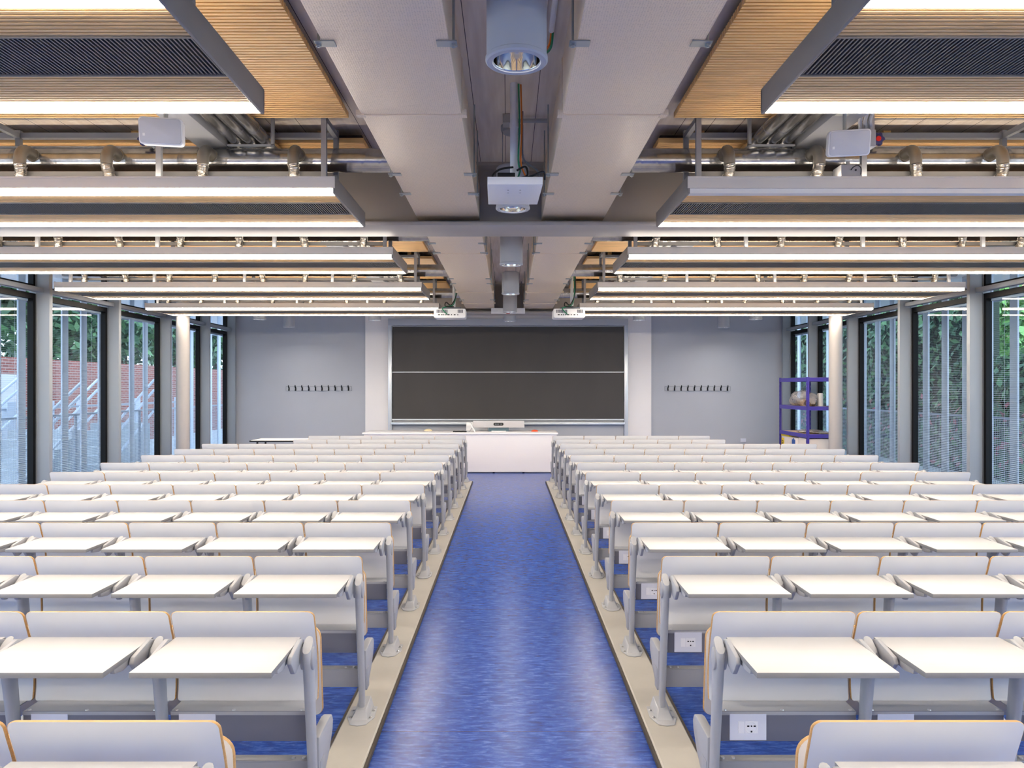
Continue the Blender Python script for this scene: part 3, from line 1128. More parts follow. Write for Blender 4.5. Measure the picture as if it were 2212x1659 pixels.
for k, y in enumerate((2.80, 5.12, 7.46, 9.80, 12.15, 13.85)):
    downlight(XC + 0.012, y, 'grey cylinder downlight over the aisle, %s from the viewer' % ORD[k + 1], 'downlights over the aisle', 10)
for (x, y, w) in ((-4.46, 13.45, 'far left, in front of the lone lower one'), (-4.44, 15.2, 'far left, close to the far wall'), (-2.42, 13.62, 'left of the blackboard top'),
                  (4.44, 13.45, 'far right, beyond the right sails'), (4.40, 15.3, 'far right, close to the far wall'), (2.38, 13.62, 'right of the blackboard top')):
    downlight(x, y, 'grey cylinder downlight near the far wall, ' + w, 'downlights near the far wall', 10)

# ------------------------------------------------------------------ central ceiling equipment
root = thing('ceiling_mount', 'white ceiling pole carrying a flat white box with cables', 'ceiling mount', (0.035, 4.4, ZC), None)
m_ = MB()
m_.tube([(0.035, 4.42, 2.86), (0.035, 4.42, ZC)], 0.023, 16)
m_.tube([(0.035, 4.42, 3.20), (0.035, 4.42, 3.225)], 0.026, 16)
m_.tube([(0.035, 4.42, 2.86), (0.035, 4.42, 2.90)], 0.03, 16)
m_.build('pole', ['plastic_white'], root)
m_ = MB()
c0, s0 = math.cos(math.radians(3.5)), math.sin(math.radians(3.5))
pts = [(-0.116, 4.20), (0.195, 4.20), (0.182, 4.66), (-0.123, 4.66)]
m_.prism(pts, 2.806, 2.850, 'z')
hb = m_.build('flat_box', ['plastic_white'], root, bevel=0.003)
m_ = MB()
for (px, py) in ((0.0, 4.32), (0.07, 4.32), (0.0, 4.38), (0.07, 4.38)):
    m_.lathe([(0.005, 2.8055), (0.005, 2.8065)], (px, py, 0), 8, cap0=True)
link('screw', m_.mesh('screw', ['black'], tuple(root.location)), hb)
m_ = MB(); m_.box(-0.06, 0.04, 4.24, 4.36, 2.851, 2.885); m_.build('black_adapter', ['black'], root, bevel=0.004)


def cable(name, material, pts, r, root_):
    # smooth a polyline
    P = [Vector(p) for p in pts]
    P = [P[0]] + P + [P[-1]]
    out = []
    for i in range(1, len(P) - 2):
        for k in range(6):
            t = k / 6
            p0, p1, p2, p3 = P[i - 1], P[i], P[i + 1], P[i + 2]
            out.append(0.5 * (2 * p1 + (p2 - p0) * t + (2 * p0 - 5 * p1 + 4 * p2 - p3) * t * t + (3 * p1 - p0 - 3 * p2 + p3) * t ** 3))
    out.append(P[-1])
    m2 = MB(); m2.tube(out, r, 7)
    return m2.build(name, [material], root_)


cable('green_cable', 'cable_green', [(0.062, 4.40, 3.45), (0.066, 4.40, 3.2), (0.060, 4.39, 3.0), (0.07, 4.38, 2.93), (0.03, 4.36, 2.87), (-0.08, 4.3, 2.865)], 0.005, root)
cable('orange_cable', 'cable_orange', [(0.075, 4.41, 3.45), (0.08, 4.41, 3.2), (0.075, 4.40, 3.0), (0.09, 4.38, 2.93), (0.12, 4.36, 2.87)], 0.005, root)
cable('grey_cable', 'cable_grey', [(0.085, 4.43, 3.3), (0.085, 4.43, 3.05), (0.12, 4.40, 2.98), (0.17, 4.36, 2.93), (0.18, 4.32, 2.87)], 0.006, root)
cable('black_cable', 'black', [(0.03, 4.36, 2.95), (-0.05, 4.34, 2.93), (-0.09, 4.32, 2.88), (-0.02, 4.30, 2.862), (0.12, 4.27, 2.87), (0.20, 4.28, 2.90), (0.21, 4.30, 2.86)], 0.006, root)
cable('black_cable', 'black', [(0.05, 4.36, 2.93), (0.10, 4.35, 2.95), (0.11, 4.32, 2.89), (0.05, 4.28, 2.862)], 0.006, root)

root = thing('smoke_detector', 'round grey smoke detector on the ceiling planks between the ducts', 'smoke detector', (0.025, 5.14, ZC))
m_ = MB()
m_.lathe([(0.075, 0), (0.075, -0.03), (0.068, -0.045), (0.05, -0.055), (0, -0.058)], (0.025, 5.14, ZC), 28)
m_.build('detector_body', ['plastic_grey'], root)
root = thing('conduit_box', 'grey junction box with conduit on the ceiling between the ducts', 'junction box', (0.0, 4.95, ZC))
m_ = MB(); m_.box(-0.035, 0.04, 4.90, 5.0, ZC - 0.06, ZC); m_.build('box', ['plastic_grey'], root, bevel=0.004)
m_ = MB(); m_.tube([(0.04, 4.95, ZC - 0.03), (0.26, 4.95, ZC - 0.03)], 0.013, 10); m_.build('conduit', ['plastic_grey'], root)
root = thing('conduit_pipes', 'two pale conduit pipes with cables beside the nearest aisle downlight', 'conduit', (0.2, 3.2, ZC))
m_ = MB(); m_.tube([(0.17, 1.6, ZC - 0.02), (0.17, 3.9, ZC - 0.02)], 0.014, 10); m_.build('pipe', ['plastic_white'], root)
m_ = MB(); m_.tube([(0.215, 1.6, ZC - 0.02), (0.215, 3.72, ZC - 0.02)], 0.014, 10); m_.build('pipe', ['plastic_white'], root)
m_ = MB(); m_.box(0.135, 0.195, 3.86, 3.98, ZC - 0.055, ZC); m_.build('box', ['plastic_grey'], root, bevel=0.003)
cable('orange_cable', 'cable_orange', [(0.215, 3.72, ZC - 0.02), (0.21, 3.80, ZC - 0.05), (0.18, 3.9, ZC - 0.06)], 0.006, root)
cable('green_cable', 'cable_green', [(0.222, 3.72, ZC - 0.03), (0.215, 3.82, ZC - 0.065), (0.17, 3.92, ZC - 0.06)], 0.006, root)

# two white projectors
for s in (-1, 1):
    x = X(s, 0.85)
    root = thing('projector', 'white ceiling projector on a pole by the far %s sail' % SIDE[s], 'projector', (x, 10.8, 2.66), 'ceiling projectors')
    m_ = MB()
    m_.prism([(x + px, pz) for px, pz in round_rect_loop(-0.225, 0.225, 2.655, 2.785, 0.02, 0.025, 4)], 10.65, 10.98, 'y')
    bo = m_.build('body', ['plastic_white'], root, bevel=0.006)
    m_ = MB()
    for i in range(8):
        m_.box(x - 0.185 + i * 0.02, x - 0.171 + i * 0.02, 10.647, 10.652, 2.725, 2.77)
    for i in range(4):
        m_.box(x + 0.115 + i * 0.02, x + 0.129 + i * 0.02, 10.647, 10.652, 2.725, 2.77)
    o = link('vent', m_.mesh('vent', ['cable_grey'], tuple(root.location)), bo)
    m_ = MB()
    for i, (px, w) in enumerate(((-0.165, 0.028), (-0.12, 0.02), (-0.09, 0.014), (-0.06, 0.014), (-0.03, 0.03), (0.02, 0.014), (0.06, 0.024), (0.11, 0.012))):
        m_.box(x + px, x + px + w, 10.646, 10.652, 2.692, 2.705)
    link('port', m_.mesh('port', ['black'], tuple(root.location)), bo)
    m_ = MB()
    m_.box(x - 0.12, x + 0.16, 10.68, 10.95, 2.785, 2.81)
    m_.build('mounting_plate', ['cable_grey'], root, bevel=0.004)
    m_ = MB()
    m_.tube([(x + 0.05, 10.82, 2.80), (x + 0.05, 10.82, ZC)], 0.022, 12)
    m_.build('pole', ['plastic_white'], root)
    cable('green_cable', 'cable_green', [(x + 0.075, 10.79, 3.4), (x + 0.085, 10.78, 3.05), (x + 0.05, 10.75, 2.86), (x - 0.03, 10.68, 2.82), (x - 0.10, 10.62, 2.78), (x - 0.03, 10.62, 2.70)], 0.008, root)
    cable('black_cable', 'black', [(x + 0.09, 10.79, 3.4), (x + 0.098, 10.78, 3.05), (x + 0.02, 10.74, 2.85), (x - 0.05, 10.68, 2.88), (x - 0.06, 10.66, 2.82), (x + 0.06, 10.68, 2.815)], 0.008, root)

root = thing('hanging_plate', 'flat white hanging box behind the fifth aisle downlight', 'ceiling box', (XC, 12.72, 2.95))
m_ = MB()
m_.prism([(12.62, 2.905), (12.80, 2.93), (12.80, 2.965), (12.62, 3.0)], -0.285, 0.285)
m_.build('plate_body', ['plastic_white'], root, bevel=0.004)
m_ = MB()
m_.box(-0.23, -0.22, 12.7, 12.71, 2.96, ZC); m_.box(0.22, 0.23, 12.7, 12.71, 2.96, ZC)
m_.build('rod', ['steel_grey'], root)
m_ = MB(); m_.box(-0.03, 0.03, 12.615, 12.62, 2.907, 2.918); m_.build('indicator', ['red'], root)

# loudspeakers
for s, y, zc_, tilt in ((-1, 4.12, 3.065, 8), (1, 4.28, 3.06, 14)):
    x = X(s, 1.91)
    root = thing('loudspeaker', 'white loudspeaker hanging over the second %s sail' % SIDE[s], 'loudspeaker', (x, y, zc_), 'ceiling loudspeakers')
    m_ = MB()
    hw, hh = 0.112, 0.072
    fr = [(px, -0.07, pz) for px, pz in round_rect_loop(-hw, hw, -hh, hh, 0.02, 0.02, 4)]
    md = [(px, 0.0, pz) for px, pz in round_rect_loop(-hw * 0.97, hw * 0.97, -hh * 0.97, hh * 0.97, 0.02, 0.02, 4)]
    bk = [(px, 0.085, pz) for px, pz in round_rect_loop(-hw * 0.62, hw * 0.62, -hh * 0.7, hh * 0.7, 0.02, 0.02, 4)]
    m_.rings([fr, md, bk])
    me = m_.mesh('cabinet', ['plastic_white'], bevel=0.004)
    cb = link('cabinet', me, root, (0, 0, 0), (math.radians(tilt), 0, math.radians(s * -10)))
    m_ = MB()
    m_.prism(round_rect_loop(-hw + 0.007, hw - 0.007, -hh + 0.007, hh - 0.007, 0.016, 0.016, 4), -0.075, -0.0695, 'y')
    link('speaker_grille', m_.mesh('speaker_grille', ['speaker_grille'], bevel=0.002), cb)
    m_ = MB(); m_.box(-hw + 0.022, -hw + 0.034, -0.0765, -0.075, -0.03, -0.016)
    link('badge', m_.mesh('badge', ['plastic_white']), cb)
    m_ = MB()
    m_.tube([(x, y + 0.02, zc_ + 0.06), (x, y + 0.02, 3.249)], 0.011, 8)
    m_.box(x - 0.04, x + 0.04, y - 0.03, y + 0.07, 3.243, 3.2495)
    m_.build('bracket', ['bracket_zinc'], root)

root = thing('junction_box', 'grey junction box with conduits behind the right loudspeaker', 'junction box', (2.12, 4.5, 3.2))
m_ = MB(); m_.box(2.09, 2.17, 4.42, 4.52, 3.09, 3.19); m_.build('box', ['plastic_grey'], root, bevel=0.004)
for i in range(3):
    cable('conduit', 'plastic_grey', [(2.10 + 0.03 * i, 4.47, 3.19), (2.10 + 0.03 * i, 4.47, 3.23), (2.07 + 0.03 * i, 4.40, 3.26), (2.05 + 0.03 * i, 4.2, 3.37), (2.05 + 0.03 * i, 3.9, 3.375)], 0.012, root)
m_ = MB(); m_.box(2.155, 2.185, 4.47, 4.50, 3.19, 3.36); m_.build('bracket', ['plastic_grey'], root)
root = thing('control_box', 'small grey control box on the second right sail under the loudspeaker', 'control box', (2.13, 4.72, 2.975))
m_ = MB(); m_.box(2.07, 2.20, 4.66, 4.78, 2.976, 3.055); bx_ = m_.build('box', ['plastic_grey'], root, bevel=0.003)
m_ = MB(); m_.tube([(2.13, 4.70, 3.055), (2.13, 4.70, 3.085)], 0.012, 8); m_.build('connector', ['plastic_grey'], root)
m_ = MB(); m_.lathe([(0.006, 4.657), (0.006, 4.661)], (2.16, 0, 3.02), 8, axis='y', cap0=True); m_.build('button', ['black'], root)
cable('cable', 'black', [(2.13, 4.658, 3.02), (2.14, 4.645, 3.035), (2.165, 4.645, 3.045), (2.188, 4.65, 3.03), (2.19, 4.655, 2.99)], 0.003, root)

# ------------------------------------------------------------------ blackboard
root = thing('blackboard', 'large two-panel sliding blackboard with pale frame on the far wall', 'blackboard', (0, YW - 0.1, 0.95))
yb = YW - 0.16
for (z0, z1, dy) in ((0.985, 1.985, -0.03), (2.0, 2.974, 0.0)):
    m_ = MB(); m_.box(-2.48, 2.48, yb + dy, yb + dy + 0.02, z0, z1); p_ = m_.build('board_panel', ['board_black'], root)
    m_ = MB()
    m_.box(-2.49, 2.49, yb + dy - 0.006, yb + dy + 0.024, z0 - 0.025, z0)
    m_.box(-2.49, 2.49, yb + dy - 0.003, yb + dy + 0.024, z1, z1 + 0.012)
    link('panel_frame', m_.mesh('panel_frame', ['board_frame'], tuple(root.location)), p_)
for s in (-1, 1):
    m_ = MB(); m_.box(s * 2.495, s * 2.575, yb - 0.05, YW - 0.07, 0.0, 3.02); m_.build('side_column', ['board_frame'], root, bevel=0.004)
m_ = MB(); m_.box(-2.575, 2.575, yb - 0.055, YW - 0.07, 2.992, 3.14); m_.build('header', ['wall_grey'], root, bevel=0.004)
m_ = MB(); m_.box(-2.5, 2.5, yb - 0.09, YW - 0.07, 0.865, 0.915); m_.build('chalk_ledge', ['board_frame'], root, bevel=0.006)
m_ = MB(); m_.box(-2.49, 2.49, yb + 0.03, YW - 0.07, 0.05, 0.865); m_.build('backing_board', ['wall_grey'], root)

# coat racks
for s in (-1, 1):
    xm = (-408.5 if s < 0 else 409) * YW / F
    root = thing('coat_rack', 'wall coat rack with ten hooks %s of the blackboard' % SIDE[s], 'coat rack', (xm, YW, 1.64), 'coat racks')
    m_ = MB()
    m_.box(xm - 0.71, xm + 0.71, YW - 0.012, YW - 0.0005, 1.585, 1.685)
    m_.build('board', ['wall_grey'], root)
    m_ = MB()
    for (a, c_, e, f_) in ((-0.713, 0.713, 1.584, 1.588), (-0.713, 0.713, 1.682, 1.687), (-0.713, -0.709, 1.584, 1.687), (0.709, 0.713, 1.584, 1.687)):
        m_.box(xm + a, xm + c_, YW - 0.014, YW - 0.011, e, f_)
    m_.build('edge', ['cable_grey'], root)
    for i in range(10):
        x = xm - 0.645 + i * 0.1435
        m_ = MB()
        m_.box(x - 0.013, x + 0.013, YW - 0.02, YW - 0.012, 1.594, 1.668)
        m_.tube([(x, YW - 0.02, 1.655), (x, YW - 0.05, 1.66), (x, YW - 0.065, 1.69), (x, YW - 0.06, 1.705)], 0.011, 8)
        m_.tube([(x, YW - 0.02, 1.61), (x, YW - 0.045, 1.60), (x, YW - 0.05, 1.615)], 0.010, 8)
        m_.build('hook', ['frame_black'], root)

m_ = MB(); m_.box(5.05, 5.17, YW - 0.012, YW - 0.0005, 0.475, 0.555)
o = m_.build_at('wall_outlet', ['socket_plate'], (5.11, YW, 0.51), bevel=0.003); tag(o, 'small white outlet plate on the far wall right of the coat rack', 'outlet')

# ------------------------------------------------------------------ teacher's desk
root = thing('lecturer_desk', 'long white lecturer desk in front of the blackboard', 'desk', (-0.93, 14.98, 0))
m_ = MB(); m_.box(-2.83, 0.97, 14.54, 15.40, 0.752, 0.786); m_.build('desk_top', ['desk_white'], root, bevel=0.002)
m_ = MB(); m_.box(-2.80, 0.945, 14.56, 14.585, 0.022, 0.7515); m_.build('front_panel', ['desk_white'], root)
for x in (-2.80, -0.9, 0.92):
    m_ = MB(); m_.box(x, x + 0.025, 14.586, 15.36, 0.022, 0.7515); m_.build('side_panel', ['desk_white'], root)
for x in (-2.7, -0.28, 0.30, 0.85):
    m_ = MB(); m_.box(x - 0.02, x + 0.02, 14.60, 14.66, 0.0, 0.0218); m_.box(x - 0.02, x + 0.02, 15.28, 15.34, 0.0, 0.0218); m_.build('foot', ['black'], root)

ZD = 0.7865
root = thing('video_bar', 'long grey video bar with black camera window on the desk', 'video bar', (-0.18, 15.0, ZD))
m_ = MB(); m_.box(-0.70, 0.325, 14.93, 15.05, 0.865, 0.998); bar = m_.build('bar_body', ['bar_grey'], root, bevel=0.006)
m_ = MB()
pr = []
for px, pz in round_rect_loop(-0.29, -0.09, 0.903, 0.96, 0.026, 0.026, 5):
    pr.append((px, pz))
m_.prism(pr, 14.923, 14.932, 'y')
cw = m_.build('camera_window', ['black'], root, bevel=0.002)
for px in (-0.25, -0.22, -0.19, -0.14):
    m_ = MB(); m_.lathe([(0.014, 14.9235), (0.012, 14.921)], (px, 0, 0.931), 12, axis='y', cap1=True)
    link('lens', m_.mesh('lens', ['cable_grey'], tuple(root.location)), cw)
m_ = MB(); m_.box(-0.39, 0.015, 14.97, 15.02, ZD, 0.866); m_.build('stand', ['teal_stand'], root)
m_ = MB(); m_.box(-0.33, -0.04, 14.90, 15.0, ZD, ZD + 0.012); m_.build('stand_foot', ['plastic_white'], root)

root = thing('monitor', 'white monitor back standing left of the video bar on the desk', 'monitor', (-0.64, 15.15, ZD))
m_ = MB(); m_.box(-0.845, -0.41, 15.13, 15.16, ZD + 0.001, 0.962); m_.build('monitor_back', ['plastic_white'], root, bevel=0.008)
m_ = MB(); m_.box(-0.70, -0.56, 15.1605, 15.26, ZD, ZD + 0.01); m_.box(-0.66, -0.60, 15.1605, 15.18, ZD + 0.01, 0.90); m_.build('stand', ['plastic_white'], root)
root = thing('tablet_stand', 'white tablet leaning on its stand left of the video bar', 'tablet', (-0.70, 14.85, ZD))
m_ = MB(); m_.prism([(-0.755, 0.955), (-0.735, 0.955), (-0.645, ZD), (-0.67, ZD)], 14.82, 14.98, 'y'); m_.build('tablet_body', ['plastic_white'], root, bevel=0.004)
m_ = MB(); m_.prism([(-0.70, 0.89), (-0.69, 0.885), (-0.76, ZD), (-0.775, ZD)], 14.87, 14.93, 'y'); m_.build('stand', ['plastic_grey'], root)
root = thing('cable_bundle', 'black cables lying on the desk left of the tablet', 'cable', (-0.9, 14.8, ZD))
m_ = MB()
for k in range(4):
    ph = k * 1.3
    pts = [(-1.08 + 0.26 * t / 10, 14.76 + 0.03 * math.sin(t * 0.9 + ph), ZD + 0.009 + 0.006 * k % 0.012) for t in range(11)]
    m_.tube(pts, 0.009, 6)
m_.build('cables', ['black'], root)
m_ = MB(); m_.lathe([(0.068, 0), (0.066, 0.012), (0.05, 0.026), (0.02, 0.034), (0, 0.035)], (0.53, 14.95, ZD), 24, cap0=True)
tag(m_.build_at('orange_disc', ['orange'], (0.53, 14.95, ZD)), 'small round orange object on the desk right of the video bar', 'disc')
m_ = MB(); m_.lathe([(0.085, 0), (0.083, 0.012), (0.065, 0.03), (0.03, 0.042), (0, 0.044)], (-1.61, 15.1, ZD), 24, cap0=True)
tag(m_.build_at('beige_dome', ['beige'], (-1.61, 15.1, ZD)), 'small round beige object on the left part of the desk', 'disc')

# side table on the left
root = thing('side_table', 'white folding table with black edge before the left far wall', 'table', (-4.0, 13.2, 0))
m_ = MB(); m_.box(-4.44, -4.128, 12.9, 13.5, 0.727, 0.75); m_.box(-4.124, -3.55, 12.9, 13.5, 0.727, 0.75); m_.build('table_top', ['desk_white'], root)
m_ = MB(); m_.box(-4.445, -3.545, 12.893, 12.899, 0.724, 0.751); m_.box(-4.447, -4.441, 12.893, 13.505, 0.724, 0.751); m_.build('edge_band', ['black'], root)
for x in (-4.34, -3.65):
    for y in (12.98, 13.42):
        m_ = MB(); m_.tube([(x, y, 0), (x, y, 0.727)], 0.016, 10); m_.build('leg', ['black'], root)

# ------------------------------------------------------------------ blue shelving by the right windows
SX0, SX1, SY0, SY1 = 5.26, 5.86, 13.2, 14.55
root = thing('metal_shelving', 'purple-blue boltless metal shelving behind the right column', 'shelving', (SX0, SY0, 0))
for (x, y) in ((SX0, SY0), (SX1, SY0), (SX0, SY1), (SX1, SY1)):
    m_ = MB()
    sx_, sy_ = (1 if x == SX0 else -1), (1 if y == SY0 else -1)
    # slotted angle post: two flanges with gaps between the slots
    z = 0.0
    m_.box(x, x + sx_ * 0.044, y, y + sy_ * 0.003, 0, 1.85)
    m_.box(x, x + sx_ * 0.003, y, y + sy_ * 0.012, 0, 1.85)
    m_.box(x, x + sx_ * 0.003, y + sy_ * 0.030, y + sy_ * 0.044, 0, 1.85)
    while z < 1.85:
        m_.box(x, x + sx_ * 0.003, y + sy_ * 0.012, y + sy_ * 0.030, z, min(1.85, z + 0.05))
        z += 0.085
    m_.build('post', ['shelf_blue'], root)
for z in (0.30, 0.80, 1.29, 1.80):
    m_ = MB()
    for y in (SY0 + 0.004, SY1 - 0.010):
        m_.box(SX0 + 0.004, SX1 - 0.004, y, y + 0.006, z - 0.03, z + 0.04)
    for x in (SX0 + 0.004, SX1 - 0.010):
        m_.box(x, x + 0.006, SY0 + 0.01, SY1 - 0.01, z - 0.03, z + 0.04)
    for y in (SY0 + 0.011, SY1 - 0.016):
        m_.box(SX0 + 0.01, SX1 - 0.01, y, y + 0.005, z + 0.0, z + 0.02)
    sh = m_.build('shelf_beam', ['shelf_blue'], root)
    m_ = MB(); m_.box(SX0 + 0.012, SX1 - 0.012, SY0 + 0.017, SY1 - 0.017, z + 0.021, z + 0.034)
    m_.build('shelf_board', ['chipboard'], root)


def crumpled(name, mats, c, r, seed, label, cat, amp=0.25, n=14):
    rr = random.Random(seed)
    ph = [rr.uniform(0, 6.3) for _ in range(8)]
    rings = []
    for i in range(n + 1):
        th = math.pi * i / n
        ring = []
        for j in range(2 * n):
            a = 2 * math.pi * j / (2 * n)
            k = 1 + amp * (math.sin(3 * a + ph[0] + 2 * th) * 0.4 + math.sin(5 * a + ph[1]) * math.sin(3 * th + ph[2]) * 0.5 + rr.uniform(-0.5, 0.5) * 0.6)
            z = r[2] * math.cos(th) * k
            ring.append((c[0] + r[0] * math.sin(th) * math.cos(a) * k, c[1] + r[1] * math.sin(th) * math.sin(a) * k, max(c[2] - r[2] * 0.8, c[2] + z)))
        rings.append(ring)
    m2 = MB(); m2.rings(rings)
    return m2


zs_ = 1.325
root = thing('plastic_bag', 'crumpled clear plastic bag of brown scraps on the middle blue shelf', 'bag', (5.45, 13.9, zs_))
crumpled('x', None, (5.46, 13.90, zs_ + 0.12), (0.15, 0.52, 0.15), 3, '', '').build('film', ['plastic_film'], root, angle=10)
for i, (yy, mm) in enumerate(((13.55, 'bark'), (13.78, 'chipboard'), (14.0, 'bark'), (14.15, 'cable_grey'))):
    crumpled('x', None, (5.46, yy, zs_ + 0.055), (0.09, 0.13, 0.068), 10 + i, '', '').build('scrap', [mm], root, angle=15)
root = thing('plastic_bag', 'flat plastic bag of papers on the lower blue shelf', 'bag', (5.5, 13.6, 0.835))
crumpled('x', None, (5.52, 13.66, 0.835 + 0.028), (0.22, 0.36, 0.033), 21, '', '').build('film', ['plastic_film'], root, angle=10)
crumpled('x', None, (5.52, 13.62, 0.835 + 0.02), (0.17, 0.28, 0.0235), 22, '', '').build('scrap', ['bark'], root, angle=15)
m_ = MB()
m_.lathe([(0.048, 0), (0.05, 0.01), (0.05, 0.22), (0.044, 0.235), (0.044, 0.225), (0.0, 0.20)], (5.64, 13.55, zs_), 20, cap0=True)
tag(m_.build_at('paper_tube', ['plastic_white'], (5.64, 13.55, zs_)), 'short white tube standing on the middle blue shelf', 'tube')
m_ = MB()
m_.box(5.30, 5.66, 13.23, 13.52, 1.835, 1.842); m_.box(5.36, 5.80, 13.5, 13.8, 1.835, 1.843)
tag(m_.build_at('paper_sheets', ['paper'], (5.5, 13.5, 1.835)), 'loose paper sheets on top of the blue shelving', 'paper')
m_ = MB(); m_.prism([(5.262, 13.85), (5.44, 13.85), (5.40, 14.05), (5.262, 14.1)], 1.8425, 1.846, 'z')
tag(m_.build_at('green_leaflet', ['paper_green'], (5.35, 13.95, 1.8425)), 'green leaflet on top of the blue shelving', 'leaflet')
for i, (yb0, yb1, zt) in enumerate(((14.12, 14.50, 0.765), (13.68, 14.08, 0.74), (13.24, 13.64, 0.755))):
    zb = 0.3355
    w = ['rear box with yellow top and R sticker', 'middle box with blue print', 'front box with R sticker'][i]
    root = thing('carton', 'white carton under the lower blue shelf, ' + w, 'box', (5.5, (yb0 + yb1) / 2, zb), 'cartons on the blue shelving')
    m_ = MB(); m_.box(5.285, 5.78, yb0, yb1, zb, zt); m_.build('carton_body', ['carton'], root, bevel=0.003)
    if i != 1:
        ym = yb0 + (0.30 if i == 0 else 0.25)
        m_ = MB(); m_.box(5.2825, 5.2848, ym - 0.07, ym + 0.07, 0.50, 0.70 - 0.03 * i); st = m_.build('sticker', ['yellow'], root)
        cu = bpy.data.curves.new('letter', 'FONT'); cu.body = 'R'; cu.size = 0.17; cu.align_x = 'CENTER'; cu.extrude = 0.0004
        cu.materials.append(MAT['black'])
        tmp = bpy.data.objects.new('letter_outline', cu)
        lm = bpy.data.meshes.new_from_object(tmp)
        bpy.data.objects.remove(tmp)
        t = link('letter', lm, st)
        t.location = (5.2822 - 5.5, ym - (yb0 + yb1) / 2, 0.54 - zb - 0.01 * i)
        t.rotation_euler = (math.pi / 2, 0, -math.pi / 2)
    else:
        m_ = MB(); m_.box(5.2825, 5.2848, 13.80, 13.96, 0.60, 0.70); m_.prism([(13.84, 0.70), (13.92, 0.70), (13.90, 0.725), (13.86, 0.725)], 5.2825, 5.2848); m_.build('print', ['blue_print'], root)
    if i == 0:
        m_ = MB(); m_.box(5.282, 5.60, yb0 - 0.004, yb1 + 0.004, zt - 0.03, zt + 0.003); m_.build('tape', ['yellow'], root)

# ------------------------------------------------------------------ outside
b = MB(); b.box(-60, 60, -20, 80, -0.35, -0.22)
tag(b.build('ground', ['paving']), 'pale paving outside the windows', 'ground', kind='structure')
for s in (-1, 1):
    b = MB(); b.box(X(s, GU + 0.16), X(s, 7.9), YB, 30, -0.2, -0.03)
    tag(b.build('walkway_' + SIDE[s], ['paving']), 'walkway outside the %s windows' % SIDE[s], 'walkway', kind='structure')
    b = MB(); b.box(X(s, GU + 0.3), X(s, 9.0), YB, 60, 3.47, 3.6)
    b.build('canopy_' + SIDE[s], ['wall_white'])['kind'] = 'structure'
    y = 9.15 if s < 0 else 9.25
    i = 0
    while y < 24:
        i += 1
        m_ = MB()
        m_.box(X(s, 7.385), X(s, 7.415), y - 0.085, y + 0.085, -0.029, 3.469)
        o = m_.build_at('facade_post', ['post_white'], (X(s, 7.4), y, -0.03), bevel=0.004)
        tag(o, 'white flat post outside the %s windows' % SIDE[s], 'post', 'white posts outside the %s windows' % SIDE[s])
        y += 0.555 if s < 0 else 0.58
    root = thing('railing', 'grey railing outside the %s windows' % SIDE[s], 'railing', (X(s, 7.65), 10, -0.03), 'outside railings')
    m_ = MB(); m_.box(X(s, 7.62), X(s, 7.68), 8.5, 24, 1.17, 1.20); m_.build('handrail', ['rail_steel'], root)
    m_ = MB(); m_.box(X(s, 7.64), X(s, 7.66), 8.5, 24, 0.06, 0.09); m_.build('bottom_rail', ['rail_steel'], root)
    yy = 8.6
    while yy < 24:
        m_ = MB(); m_.box(X(s, 7.635), X(s, 7.665), yy, yy + 0.05, -0.03, 1.17); m_.build('post', ['rail_steel'], root)
        yy += 1.15
    m_ = MB()
    yy = 8.65
    while yy < 24:
        m_.box(X(s, 7.648), X(s, 7.652), yy, yy + 0.004, 0.09, 1.17)
        yy += 0.045
    m_.build('wire_infill', ['rail_steel'], root)
    m_ = MB(); m_.box(X(s, 7.45), X(s, 7.48), 8.5, 24, 2.98, 3.02)
    tag(m_.build_at('tie_rail', ['rail_steel'], (X(s, 7.45), 8.5, 3.0)), 'thin horizontal tie rail across the white posts, %s side' % SIDE[s], 'rail', 'tie rails')

# left yard: stairs with white handrails, brick wall, trees
for i, (y0, u) in enumerate(((13.6, 8.6), (16.6, 8.6))):
    root = thing('stair', 'outside stair with white handrails behind the left railing, %s one' % ('nearer' if i == 0 else 'farther'), 'stair', (X(-1, u), y0, -0.22), 'outside stairs')
    m_ = MB()
    for k in range(6):
        m_.box(X(-1, u + 0.2), X(-1, u + 1.5), y0 + 0.3 * k, y0 + 0.3 * (k + 1), -0.22, -0.22 + 0.17 * (k + 1))
    m_.build('steps', ['paving'], root)
    for uu in (u + 0.15, u + 1.55):
        m_ = MB()
        for dz in (0.25, 0.75, 1.0):
            m_.tube([(X(-1, uu), y0 - 0.2, dz - 0.30), (X(-1, uu), y0 + 1.9, dz + 0.85)], 0.03, 8)
        m_.build('handrail', ['post_white'], root)
for i in range(9):
    y = 13.0 + i * 1.35
    m_ = MB(); m_.box(X(-1, 10.5), X(-1, 10.62), y, y + 0.28, -0.22, 1.35)
    tag(m_.build_at('fence_post', ['post_white'], (X(-1, 10.5), y, -0.22)), 'white fence slab in front of the brick wall outside', 'fence post', 'white fence slabs outside left')
m_ = MB(); m_.box(X(-1, 10.52), X(-1, 10.56), 12.5, 25, 1.18, 1.22)
tag(m_.build_at('fence_rail', ['rail_steel'], (X(-1, 10.5), 12.5, 1.2)), 'long rail along the white fence slabs outside', 'rail')
m_ = MB(); m_.box(X(-1, 13.0), X(-1, 13.25), 8, 75, -0.22, 2.45)
o = m_.build('garden_wall', ['brick']); tag(o, 'red brick garden wall outside the left windows', 'wall', kind='structure')
m_ = MB(); m_.box(X(-1, 10.9), X(-1, 11.1), 13.6, 16.6, -0.22, 1.95)
o = m_.build('white_garden_wall', ['wall_white']); tag(o, 'white wall section outside the nearest left window', 'wall', kind='structure')


